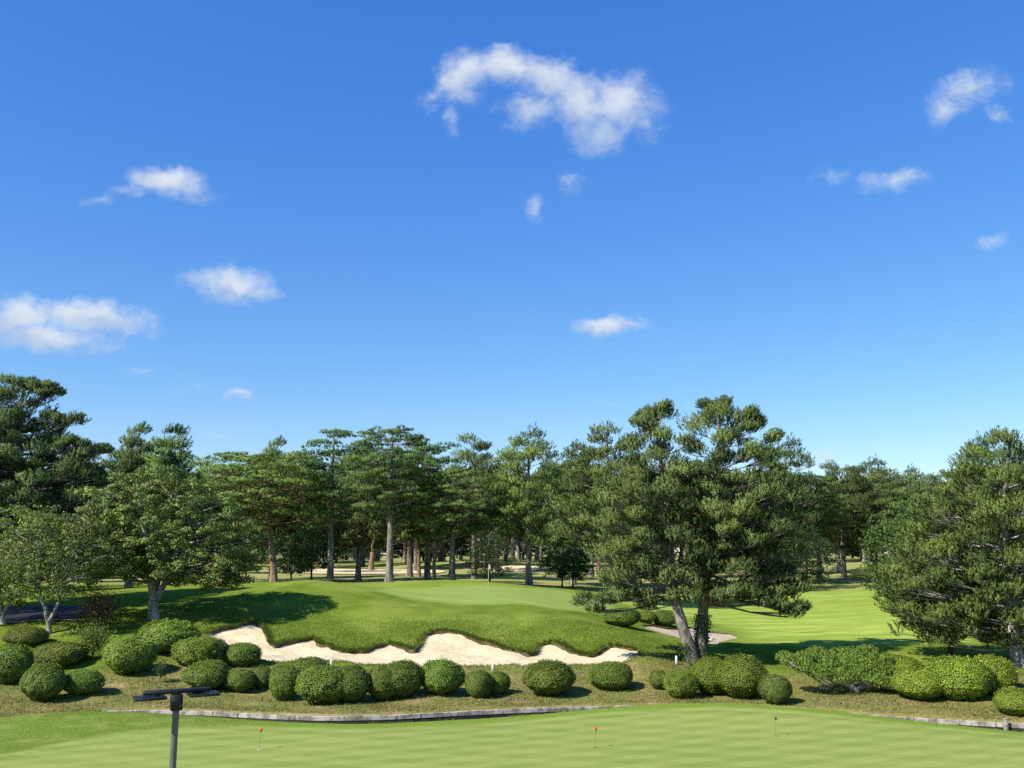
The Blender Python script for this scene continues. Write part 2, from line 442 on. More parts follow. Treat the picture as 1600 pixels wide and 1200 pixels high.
ctrl = [W(*c) for c in [
    (700, 1038, 47), (400, 1028, 48), (550, 1036, 47.2), (1000, 1030, 47.5), (850, 1038, 47),
    (700, 985, 53.5), (600, 1010, 51.5), (480, 1002, 52), (380, 973, 55), (850, 1009, 51.5), (930, 1021, 50), (998, 1020, 49.3), (660, 992, 53), (760, 1001, 52),
    (480, 906, 66), (430, 911, 67), (400, 917, 68), (545, 914, 69), (600, 934, 62), (600, 960, 57), (500, 950, 58.5), (440, 955, 58.5), (700, 946, 61), (800, 944, 61),
    (680, 970, 56), (750, 962, 57.5),
    (800, 975, 55), (900, 957, 59), (900, 990, 52), (1000, 986, 57), (960, 1000, 51.5), (1060, 1005, 52.5),
    (620, 925, 70), (765, 924, 73), (800, 934, 66), (900, 945, 68), (700, 907, 84), (640, 917, 80), (800, 913.5, 84), (900, 925, 82), (860, 919, 90),
    (1300, 925, 110), (1300, 913, 128), (1300, 960, 75), (1300, 1000, 57), (1200, 1012, 53), (1400, 1010, 52), (1150, 1000, 58), (1100, 975, 68), (1020, 955, 76),
    (1000, 940, 88), (1000, 925, 105), (1400, 960, 72), (1480, 940, 88), (1600, 940, 88),
    (1100, 1060, 46), (1100, 1035, 49), (1300, 1060, 44.5), (1300, 1030, 49), (1450, 1060, 43.5), (1450, 1028, 48), (1590, 1060, 42), (1590, 1028, 47), (1500, 1003, 55),
    (0, 1060, 44), (0, 1010, 49), (0, 980, 53), (100, 1050, 45), (100, 980, 53), (240, 965, 56), (240, 1030, 47), (300, 1060, 44), (240, 928, 68), (330, 924, 67),
    (330, 950, 58.5), (60, 955, 60), (60, 930, 75), (350, 910, 78), (160, 965, 56),
    (500, 1085, 42.5), (500, 1060, 45), (800, 1083, 42.5), (800, 1060, 45), (950, 1068, 44.2)]]
ctrl += [(x, float(kerbY(x)) + .2, .06) for x in (-45, -33, -26, -20, -14, -9, -4, 0, 4, 8, 12, 16, 20, 26, 34, 45)]
ctrl += [(x, y, 2.9) for x in (-65, -45, -28, -12, 0) for y in (100, 118, 140)]
ctrl += [(x, y, 1.9) for x in (22, 50, 75) for y in (112,)] + [(x, 140, 2.2) for x in (22, 50, 75)]
ctrl += [(-60, 45, .9), (-60, 55, 2.2), (-65, 75, 2.8), (60, 45, .9), (60, 58, 1.2), (65, 80, 1.5), (-90, 60, 2.0), (90, 60, 1.2)]
CT = np.array(ctrl)
SC = np.array([1.0, .8])
def _ker2(A, B):
    d2 = ((A[:, None, :] - B[None, :, :]) ** 2).sum(2) / 400.0
    return .5 * d2 * np.log(d2 + 1e-12)
_A = CT[:, :2] * SC; _n = len(CT)
_K = _ker2(_A, _A) + np.eye(_n) * 4e-4
_Pm = np.concatenate([np.ones((_n, 1)), _A / 20], 1)
_M = np.block([[_K, _Pm], [_Pm.T, np.zeros((3, 3))]])
_w = np.linalg.solve(_M, np.concatenate([CT[:, 2], np.zeros(3)]))
def sstep(a, b, x): t_ = np.clip((x - a) / (b - a), 0, 1); return t_ * t_ * (3 - 2 * t_)
def ground(x, y):
    x = np.atleast_1d(np.asarray(x, float)); y = np.atleast_1d(np.asarray(y, float))
    xc = np.clip(x, -70, 70); yc = np.clip(y, 30, 140)
    z = np.empty(len(x))
    for i in range(0, len(x), 4000):
        Q = np.stack([xc[i:i + 4000], yc[i:i + 4000]], 1) * SC
        z[i:i + 4000] = _ker2(Q, _A) @ _w[:_n] + _w[_n] + (Q / 20) @ _w[_n + 1:]
    z = np.clip(z, 0.0, 4.6)
    k = sstep(115, 150, y); z = z * (1 - k) + k * (2.9 - .5 * sstep(10, 40, x) * (1 - sstep(150, 220, y)))
    z = z + (1.25 + .35 * np.sin(x * .07 + 1) + .3 * np.sin(x * .15 + y * .05)) * sstep(122, 185, y)
    near = 1 - sstep(0.0, 3.0, y - kerbY(x)); z = z * (1 - near) + near * np.minimum(z, .06 + .14 * np.clip(y - kerbY(x) - .3, 0, 9))
    lump = .05 * np.sin(x * 1.3 + 1.7 * np.sin(y * .6)) * np.sin(y * 1.1 + 1.3 * np.sin(x * .7))
    z = z + lump * sstep(.5, 3, y - kerbY(x)) * (1 - sstep(60, 80, y))
    z = z + .10 * np.sin(x * .21 + 2) * np.sin(y * .13) * sstep(90, 130, y)
    return z
def gz(x, y): return float(ground(x, y)[0])
_ys = np.concatenate([np.arange(34, 80, .12), np.arange(80, 160, .5), np.arange(160, 500, 3)])
def hit(px, py, ymin=0):
    u, s = slope_uv(px, py)
    yy = _ys[_ys >= ymin]; xx = u * yy
    zz = ground(xx, yy); zz = np.where(yy < kerbY(xx), 0.0, zz)
    below = CAMH + s * yy <= zz
    if not below.any(): i = len(yy) - 1
    else: i = int(np.argmax(below))
    Y = yy[i]
    if i > 0 and below[i]:
        a = (CAMH + s * yy[i - 1]) - zz[i - 1]; b_ = (CAMH + s * yy[i]) - zz[i]
        Y = yy[i - 1] + (yy[i] - yy[i - 1]) * a / (a - b_ + 1e-9)
    return np.array([u * Y, Y, gz(u * Y, Y)])

def inpoly(P, poly):
    x, y = P[:, 0], P[:, 1]; r = np.zeros(len(P), bool); n = len(poly)
    for i in range(n):
        x1, y1 = poly[i]; x2, y2 = poly[(i + 1) % n]
        c = ((y1 > y) != (y2 > y))
        with np.errstate(divide='ignore', invalid='ignore'):
            r ^= c & (x < (x2 - x1) * (y - y1) / (y2 - y1 + 1e-15) + x1)
    return r
def dist_poly(P, poly, closed=True):
    d = np.full(len(P), 1e9); n = len(poly)
    for i in range(n if closed else n - 1):
        a = poly[i]; b_ = poly[(i + 1) % n]; ab = b_ - a
        t_ = np.clip(((P - a) @ ab) / (ab @ ab + 1e-12), 0, 1)
        d = np.minimum(d, np.linalg.norm(P - (a + t_[:, None] * ab), axis=1))
    return d
def densify(poly, step, jit=0, rng=None, closed=True):
    out = []; tags = []
    n = len(poly)
    for i in range(n if closed else n - 1):
        a = poly[i]; b_ = poly[(i + 1) % n]; k = max(1, int(np.linalg.norm(b_ - a) / step))
        for j in range(k):
            p = a + (b_ - a) * j / k
            if jit: p = p + rng.normal(0, jit, 2)
            out.append(p); tags.append(i + j / k)
    return np.array(out), np.array(tags)

rng0 = np.random.default_rng(5)
top_px = [(326, 990), (335, 984), (352, 981), (370, 979), (385, 974), (400, 972), (410, 974), (412, 985), (418, 998), (420, 1005), (430, 1008), (445, 1003), (468, 1001),
          (488, 997), (494, 999), (494, 1004), (502, 1007), (512, 1008), (520, 1014), (535, 1017), (555, 1016), (570, 1016), (590, 1010), (608, 1006), (625, 1010), (640, 1015),
          (650, 1015), (657, 1008), (661, 999), (666, 990), (675, 987), (690, 986), (705, 987), (720, 990), (738, 998), (755, 1002), (772, 1006), (785, 1013), (800, 1016),
          (812, 1017), (825, 1021), (838, 1019), (845, 1008), (858, 1005), (868, 1005), (880, 1010), (892, 1018), (905, 1022), (920, 1024), (932, 1020), (945, 1012),
          (955, 1009), (970, 1011), (985, 1014), (996, 1017)]
bot_px = [(997, 1021), (985, 1030), (975, 1034), (950, 1038), (925, 1038), (900, 1038), (875, 1039), (850, 1038), (835, 1037), (820, 1040), (800, 1038), (780, 1039),
          (760, 1040), (735, 1040), (700, 1041), (655, 1043), (640, 1041), (600, 1038), (575, 1038), (560, 1037), (530, 1033), (500, 1031), (480, 1030), (450, 1034),
          (420, 1033), (400, 1029), (385, 1028), (365, 1022), (345, 1012), (332, 1001)]
B1c = np.array([hit(*p)[:2] for p in top_px + bot_px]); B1, B1t = densify(B1c, .22, .018, rng0)
lip1 = np.where(B1t < len(top_px) - 1.5, .13 + .06 * np.sin(B1t * 1.3) + .03 * np.sin(B1t * 5.1), .035)
b2_px = [(1001, 976), (1020, 976), (1035, 979), (1060, 981), (1078, 979), (1100, 983), (1130, 988), (1150, 994), (1153, 997), (1135, 1000), (1120, 1007), (1100, 1005),
         (1080, 1000), (1060, 996), (1030, 988), (1010, 982)]
B2c = np.array([hit(*p)[:2] for p in b2_px]); B2, B2t = densify(B2c, .35, .02, rng0)
lip2 = np.where(B2t < 6.5, .12, .03)
gr_px = [(558, 918), (620, 932), (680, 942), (740, 945), (800, 944), (860, 951), (905, 958), (955, 962), (985, 957), (960, 945), (925, 933), (885, 923), (800, 916), (720, 914), (650, 919), (600, 916)]
G1c = np.array([hit(*p)[:2] for p in gr_px]); G1, _ = densify(G1c, .6)
for _ in range(6): G1 = (np.roll(G1, 1, 0) + 2 * G1 + np.roll(G1, -1, 0)) / 4
fair_px = [(940, 938), (1000, 926), (1380, 914), (1700, 914), (1700, 1000), (1480, 1004), (1400, 1011), (1250, 1012), (1165, 1002), (1152, 990), (1110, 975), (1060, 962), (1000, 950)]
FW = np.array([hit(*p)[:2] for p in fair_px])

def build_ground():
    P = []
    kxs = np.arange(-60, 60.01, .5)
    k0 = np.stack([kxs, kerbY(kxs) + .02], 1); k1 = np.stack([kxs, kerbY(kxs) + .16], 1)
    X, Y = np.meshgrid(np.arange(-42, 42.01, .42), np.arange(33, 76, .42)); P.append(np.stack([X.ravel(), Y.ravel()], 1))
    X, Y = np.meshgrid(np.arange(-76, 76.1, 1.3), np.arange(76.4, 135, 1.3)); P.append(np.stack([X.ravel(), Y.ravel()], 1))
    X, Y = np.meshgrid(np.concatenate([np.arange(-90, -42.5, 2.5), np.arange(44.5, 92, 2.5)]), np.arange(28, 76, 2.)); P.append(np.stack([X.ravel(), Y.ravel()], 1))
    Yf = 135 * 1.07 ** np.arange(0, 48); X, Y = np.meshgrid(np.linspace(-1, 1, 61), Yf); P.append(np.stack([(X * (Y * 1.3)).ravel(), Y.ravel()], 1))
    X, Y = np.meshgrid(np.linspace(-3000, 3000, 9), (-200, -60, 0, 20)); P.append(np.stack([X.ravel(), Y.ravel()], 1))
    X, Y = np.meshgrid([-3000, -1500, -600, -250, -130, 130, 250, 600, 1500, 3000], (30, 60, 90, 120)); P.append(np.stack([X.ravel(), Y.ravel()], 1))
    P = np.concatenate(P)
    keep = (dist_poly(P, B1) > .14) & (dist_poly(P, B2) > .2) & (dist_poly(P, G1) > .25) & ~inpoly(P, B1) & ~inpoly(P, B2)
    keep &= ~((np.abs(P[:, 0]) < 61) & (np.abs(P[:, 1] - kerbY(P[:, 0]) - .09) < .25))
    P = P[keep] + 0.0
    P = np.concatenate([P, B1, B2, G1, k0, k1]); o = len(P) - len(k1) - len(k0) - len(G1) - len(B2) - len(B1)
    E = []
    for n, cl in ((len(B1), 1), (len(B2), 1), (len(G1), 1), (len(k0), 0), (len(k1), 0)):
        E += [(o + i, o + (i + 1) % n) for i in range(n if cl else n - 1)]; o += n
    r = delaunay_2d_cdt([Vector(p) for p in P], E, [], 0, 1e-5)
    V = np.array([tuple(v) for v in r[0]]); F = np.array([tuple(f) for f in r[2]])
    cen = V[F].mean(1)
    b1 = inpoly(cen, B1); b2 = inpoly(cen, B2); g1 = inpoly(cen, G1)
    zs = ground(V[:, 0], V[:, 1])
    south = V[:, 1] < kerbY(V[:, 0]) + .09
    zs = np.where(south, -.42 + .05 * np.sin(V[:, 0] * 2.1), zs)
    V3 = np.column_stack([V, zs])
    fa = np.where(inpoly(V, FW), 1, -1) * dist_poly(V, FW); fair = sstep(-1.2, 1.8, fa)
    fair = np.maximum(fair, .35 * sstep(60, 75, V[:, 1]) * (1 - sstep(-10, 10, np.abs(V[:, 0] - 5) - 30)))
    dk = V[:, 1] - kerbY(V[:, 0]); dry = 1 - sstep(6.0, 9.5, dk + .6 * np.sin(V[:, 0] * .5))
    wood = sstep(92, 112, V[:, 1] - 14 * sstep(12, 26, V[:, 0]))
    def mk(sel, name, mats):
        idx = np.unique(F[sel]); mp = np.full(len(V), -1); mp[idx] = np.arange(len(idx))
        g = Geo(); g.add(V3[idx], mp[F[sel]]); me = g.mesh(name, mats, True)
        for nm, arr in (('fair', fair), ('dry', dry), ('wood', wood)):
            a = me.attributes.new(nm, 'FLOAT', 'POINT'); a.data.foreach_set('value', arr[idx].astype(np.float32))
        return me, V3[idx]
    me, _ = mk(~(b1 | b2 | g1), 'ground', M_turf); tag(link('ground', me), 'rolling golf course turf with mounds and fairway', None, None, 'structure')
    me, vv = mk(g1, 'golf_green', M_golf)
    dd = dist_poly(vv[:, :2], G1)
    for nm, arr in (('collar', 1 - sstep(.2, 1.4, dd)), ('line', dd * 0), ('roughm', dd * 0)):
        a = me.attributes.new(nm, 'FLOAT', 'POINT'); a.data.foreach_set('value', arr.astype(np.float32))
    tag(link('golf_green', me), 'raised golf green of short mown grass around the flagstick', None, None, 'structure')
build_ground()

def bunker(poly, lip, name, label, m, step):
    mn, mx = poly.min(0), poly.max(0)
    X, Y = np.meshgrid(np.arange(mn[0], mx[0], step), np.arange(mn[1], mx[1], step)); P = np.stack([X.ravel(), Y.ravel()], 1)
    P = P[inpoly(P, poly)]; P = P[dist_poly(P, poly) > step * .4]
    A = np.concatenate([P, poly]); o = len(P); n = len(poly)
    r = delaunay_2d_cdt([Vector(p) for p in A], [(o + i, o + (i + 1) % n) for i in range(n)], [], 0, 1e-5)
    V = np.array([tuple(v) for v in r[0]]); F = np.array([tuple(f) for f in r[2]]); F = F[inpoly(V[F].mean(1), poly)]
    def depth(Q):
        d = ((Q[:, None, :] - poly[None]) ** 2).sum(2) + .02; w = 1 / d ** 1.5
        return (w * lip[None]).sum(1) / w.sum(1)
    d = dist_poly(V, poly); dep = depth(V) + .10 * sstep(0, 1.8, d)
    dep += .03 * np.sin(V[:, 0] * 2.3 + np.sin(V[:, 1] * 3)) * sstep(0, .8, d)
    z = ground(V[:, 0], V[:, 1]) - dep
    g = Geo(); g.add(np.column_stack([V, z]), F, mi=0)
    zt = ground(poly[:, 0], poly[:, 1]); zb = zt - depth(poly) - .02
    c = poly.mean(0)
    i = np.arange(n)
    g.add(np.concatenate([np.column_stack([poly, zt]), np.column_stack([poly, zb])]), np.stack([i, (i + 1) % n, n + (i + 1) % n, n + i], 1), mi=1)
    return tag(g.build(name, [m, M_soil], None, True), label, None, None, 'structure')
bunker(B1, lip1, 'sand_bunker', 'long pale sand bunker with ragged grassy lip below the mounds', M_sand, .28)
bunker(B2, lip2, 'sand_bunker', 'smaller pinkish brown sand bunker behind the twin-trunked pine', M_sand2, .4)

def sheet(pxs, name, label, m, dz=.03, poly=None, step=1.2, yoff=0):
    poly = np.array([hit(*p)[:2] for p in pxs]) if poly is None else np.array(poly, float)
    pl, _ = densify(poly, step)
    for _ in range(2): pl = (np.roll(pl, 1, 0) + 2 * pl + np.roll(pl, -1, 0)) / 4
    mn, mx = pl.min(0), pl.max(0)
    X, Y = np.meshgrid(np.arange(mn[0], mx[0], step), np.arange(mn[1], mx[1], step)); P = np.stack([X.ravel(), Y.ravel()], 1)
    P = P[inpoly(P, pl)]
    if len(P): P = P[dist_poly(P, pl) > step * .3]
    A = np.concatenate([P, pl]); o = len(P); n = len(pl)
    r = delaunay_2d_cdt([Vector(p) for p in A], [(o + i, o + (i + 1) % n) for i in range(n)], [], 0, 1e-5)
    V = np.array([tuple(v) for v in r[0]]); F = np.array([tuple(f) for f in r[2]]); F = F[inpoly(V[F].mean(1), pl)]
    g = Geo(); g.add(np.column_stack([V, ground(V[:, 0], V[:, 1]) + dz]), F)
    return tag(g.build(name, m, None, True), label, None, None, 'structure')
sheet([(455, 892), (520, 889.5), (620, 889.5), (700, 892), (690, 897), (580, 898), (470, 897)], 'sand_bunker', 'far pale sand bunker seen between the left pine trunks', M_sand, .12, step=2.5)
sheet([(742, 892), (765, 887), (820, 884), (856, 888), (842, 893), (780, 896)], 'sand_bunker', 'far pale sand bunker behind the flagstick among trunks', M_sand, .12, step=2.5)
sheet([(900, 888), (930, 884), (965, 886), (968, 892), (930, 893), (905, 892)], 'sand_bunker', 'far sand bunker left of the twin-trunked pine', M_sand, .12, step=2.5)
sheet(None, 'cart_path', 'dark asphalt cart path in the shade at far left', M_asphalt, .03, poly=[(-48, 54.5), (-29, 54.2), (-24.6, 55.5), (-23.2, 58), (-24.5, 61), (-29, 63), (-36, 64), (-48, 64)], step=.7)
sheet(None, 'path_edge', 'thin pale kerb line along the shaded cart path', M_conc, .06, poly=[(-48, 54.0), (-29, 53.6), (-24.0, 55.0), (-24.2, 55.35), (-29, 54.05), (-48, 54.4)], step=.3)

# putting green sheet
ge_px = [(-300, 1130), (-120, 1127), (0, 1120), (60, 1113), (130, 1109), (190, 1110), (260, 1114), (330, 1120), (400, 1126), (470, 1130), (540, 1132), (600, 1131), (680, 1126), (760, 1121),
         (820, 1116.5), (880, 1111), (960, 1104), (1040, 1099), (1120, 1098), (1200, 1103), (1280, 1109.5), (1330, 1115), (1400, 1123), (1480, 1131), (1560, 1139), (1600, 1143), (1700, 1151), (1900, 1165)]
def gez(px): return .30 * math.exp(-((px - 120) / 170) ** 2) + .16 * math.exp(-((px - 1130) / 210) ** 2)
geW = np.array([Wz(x, y, gez(x)) for x, y in ge_px])
_gx = np.linspace(geW[0, 0], geW[-1, 0], 800)
def _sm(a, k=31): h = np.hanning(k); h /= h.sum(); return np.convolve(np.pad(a, k // 2, 'edge'), h, 'valid')
_gy = _sm(np.interp(_gx, geW[:, 0], geW[:, 1])); _gzv = _sm(np.interp(_gx, geW[:, 0], geW[:, 2]))
def geY(x): return np.minimum(np.interp(x, _gx, _gy), kerbY(x) - .12)
def pgz(x, y):
    d = geY(x) - y
    z = np.interp(x, _gx, _gzv) * (1 - sstep(0, 5.5, d))
    return z + .03 * np.sin(x * .35 + 1) * np.sin(y * .3)
rough_line = np.array([(-300, 1200), (0, 1178), (100, 1158), (200, 1144), (300, 1137), (420, 1136), (480, 1134), (540, 1130)], float)
rl = np.array([Wz(x, y, .05)[:2] for x, y in rough_line])
def putting_green():
    xs = np.concatenate([[-60, -50], np.arange(-42, 42.01, .22), [50, 60]])
    # rows: t from edge to south
    ds = np.concatenate([[0, .03, .08, .16], np.arange(.3, 14, .2), np.arange(14, 40, 2), [60, 90]])
    XX, D = np.meshgrid(xs, ds); ye = geY(XX)
    YY = ye - D; ZZ = pgz(XX, YY)
    ZZ[0] -= .04; ZZ[1] -= .015
    V = np.stack([XX, YY, ZZ], 2).reshape(-1, 3); n = len(xs)
    i, j = np.meshgrid(np.arange(len(ds) - 1), np.arange(n - 1), indexing='ij'); i = i.ravel(); j = j.ravel()
    F = np.stack([i * n + j, (i + 1) * n + j, (i + 1) * n + j + 1, i * n + j + 1], 1)
    g = Geo(); g.add(V, F)
    # earth side of the edge
    top = V[:n]; b = top.copy(); b[:, 2] = -.45; b[:, 1] -= .06; k = np.arange(n - 1)
    g.add(np.concatenate([top, b]), np.stack([k, k + 1, n + k + 1, n + k], 1), mi=1)
    me = g.mesh('putting_green', [M_putt, M_soil], True)
    x, y = V[:, 0], V[:, 1]; d = D.ravel()
    collar = 1 - sstep(.75, 1.35, d + .1 * np.sin(x * .8))
    rly = np.interp(x, rl[:, 0], rl[:, 1]); rm = sstep(-.3, .6, y - rly) * (x < rl[-1, 0]) * sstep(0, 6, rl[-1, 0] - x)
    line = np.exp(-((y - (rly - 1.1)) / .10) ** 2) * (x < rl[-3, 0]) + np.exp(-((d - 1.9) / .12) ** 2) * .6
    for nm, arr in (('collar', collar), ('line', np.clip(line, 0, 1)), ('roughm', rm)):
        full = np.zeros(len(me.vertices)); full[:len(arr)] = arr
        a = me.attributes.new(nm, 'FLOAT', 'POINT'); a.data.foreach_set('value', full.astype(np.float32))
    tag(link('putting_green', me), 'striped practice putting green in the foreground', None, None, 'structure')
putting_green()

# concrete kerb along the channel
def kerb():
    xs = np.arange(-50, 50, .5); y0 = kerbY(xs); g = Geo()
    h = .005 + .008 * np.sin(xs * 3.1)
    prof = [(0.02, -.15, 0), (0.0, -.15, 0), (0.0, -.01, 1), (.02, 0, 1), (.17, 0, 1), (.19, -.02, 1), (.19, -.3, 0)]
    V = np.concatenate([np.column_stack([xs, y0 + dy, (h + dz if k else np.full(len(xs), dz) + (.03 if dz == 0 else 0))]) for dy, dz, k in prof]); n = len(xs)
    j = np.arange(n - 1)
    for i in range(len(prof) - 1): g.add(V, np.stack([i * n + j, i * n + j + 1, (i + 1) * n + j + 1, (i + 1) * n + j], 1))
    tag(g.build('concrete_kerb', M_conc), 'weathered grey concrete kerb curving along the far side of the putting green', 'kerb')
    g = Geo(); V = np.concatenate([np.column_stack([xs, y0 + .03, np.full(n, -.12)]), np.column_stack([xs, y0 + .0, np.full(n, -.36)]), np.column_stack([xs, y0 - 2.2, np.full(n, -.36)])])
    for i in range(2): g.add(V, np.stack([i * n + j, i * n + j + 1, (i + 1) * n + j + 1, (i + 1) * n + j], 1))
    tag(g.build('drainage_channel', M_channel_shade), 'dark narrow drainage channel below the kerb', None, None, 'structure')  # dark strip stands in for the shadow gap under the kerb
kerb()

# ------------------------------------------------------------------ foliage builders
def unit(v): return v / (np.linalg.norm(v, axis=-1, keepdims=True) + 1e-9)
def perp(d):
    a = np.where(np.abs(d[:, 2:3]) < .9, np.array([[0, 0, 1.]]), np.array([[1., 0, 0]]))
    u = unit(np.cross(d, a)); return u, np.cross(d, u)

def orient(V, F, nrm, k):
    """wind each small face so that it faces the same way as its shading normal"""
    T = V.reshape(-1, k, 3); fn = np.cross(T[:, 1] - T[:, 0], T[:, 2] - T[:, 0]); flip = (fn * nrm).sum(1) < 0
    F[flip] = F[flip][:, ::-1]
    fn = unit(fn) * np.where(flip, -1, 1)[:, None]
    return F, unit(nrm + fn * .35)

def tufts(g, Cn, D, rng, B, L, Wd, S_, tilt=(.45, 1.1), rv=None, out=None):
    """bottle-brush shoots: B needle blades round each shoot axis"""
    N = len(Cn); u, w = perp(D)
    ph = rng.uniform(0, 2 * pi, (N, B)); th = rng.uniform(tilt[0], tilt[1], (N, B)); s = rng.uniform(0, 1, (N, B)) ** .8 * S_
    radial = np.cos(ph)[..., None] * u[:, None] + np.sin(ph)[..., None] * w[:, None]
    dr = np.cos(th)[..., None] * D[:, None] + np.sin(th)[..., None] * radial
    side = unit(np.cross(dr, radial + rng.normal(0, .6, radial.shape)))
    base = Cn[:, None] + D[:, None] * s[..., None]
    Lr = L * rng.uniform(.75, 1.15, (N, B))[..., None]
    hw = Wd * .5
    V = np.stack([base - side * hw, base + side * hw, base + dr * Lr], 2).reshape(-1, 3)
    F = np.arange(len(V)).reshape(-1, 3)
    r0 = rng.uniform(0, 1, N) if rv is None else rv
    rr = np.clip(r0[:, None] + rng.uniform(-.15, .15, (N, B)) + .35 * (s / (S_ + 1e-6) - .5), 0, 1)
    nn = np.repeat(D if out is None else out, B, axis=0) * .95 + radial.reshape(-1, 3) * .55 + rng.normal(0, .15, (N * B, 3))
    F, nn = orient(V, F, unit(nn), 3)
    g.add(V, F, np.repeat(rr.ravel(), 3), nrm=np.repeat(nn, 3, axis=0))

def leaves(g, P, Nn, rng, L, Wd, rv=None, jit=.7):
    N = len(P); Nn = unit(np.asarray(Nn, float)); n = unit(Nn + rng.normal(0, jit, (N, 3))); u, w = perp(n)
    a = rng.uniform(0, 2 * pi, N)[:, None]; d = np.cos(a) * u + np.sin(a) * w; s = np.cross(n, d)
    l = (L * rng.uniform(.7, 1.2, N))[:, None]; h = (Wd * rng.uniform(.8, 1.2, N))[:, None]
    V = np.stack([P - d * l * .5, P + s * h * .5, P + d * l * .5, P - s * h * .5], 1).reshape(-1, 3)
    F = np.arange(len(V)).reshape(-1, 4)
    r = rng.uniform(0, 1, N) if rv is None else np.clip(rv + rng.uniform(-.25, .25, N), 0, 1)
    F, nn = orient(V, F, unit(Nn + rng.normal(0, .3, (N, 3))), 4)
    g.add(V, F, np.repeat(r, 4), nrm=np.repeat(nn, 4, axis=0))

def env_pads(env, depth, spacing, vflat, rng, n_try=5000, inner=.3, axis=None, cmax=999):
    """poisson points inside an envelope (z, left, right); vertical spacing is spacing*vflat"""
    E = np.array(env, float); z0, z1 = E[0, 0], E[-1, 0]; pts = []
    zz = rng.uniform(z0, z1, n_try); rr = np.sqrt(rng.uniform(inner ** 2, 1, n_try)); aa = rng.uniform(0, 2 * pi, n_try)
    for z, r, a in zip(zz, rr, aa):
        l = np.interp(z, E[:, 0], E[:, 1]); rt = np.interp(z, E[:, 0], E[:, 2])
        cx = (rt - l) / 2; hx = (rt + l) / 2
        p = np.array([cx + hx * r * cos(a), hx * depth * r * sin(a), z])
        if all(((p[0] - q[0]) ** 2 + (p[1] - q[1]) ** 2) / spacing ** 2 + (p[2] - q[2]) ** 2 / (spacing * vflat) ** 2 > 1 for q in pts):
            pts.append(p)
            if len(pts) >= cmax: break
    return np.array(pts)

def path_at(path, z):
    P = np.asarray(path, float); zz = np.clip(z, P[0, 2], P[-1, 2])
    return np.array([np.interp(zz, P[:, 2], P[:, 0]), np.interp(zz, P[:, 2], P[:, 1]), zz])

def smooth_path(pts, n=14, wig=0, rng=None):
    P = np.asarray(pts, float); t_ = np.linspace(0, len(P) - 1, n); k = np.arange(len(P))
    Q = np.stack([np.interp(t_, k, P[:, i]) for i in range(3)], 1)
    for _ in range(2): Q[1:-1] = (Q[:-2] + 2 * Q[1:-1] + Q[2:]) / 4
    if wig: Q[1:-1, :2] += rng.normal(0, wig, (n - 2, 2))
    return Q

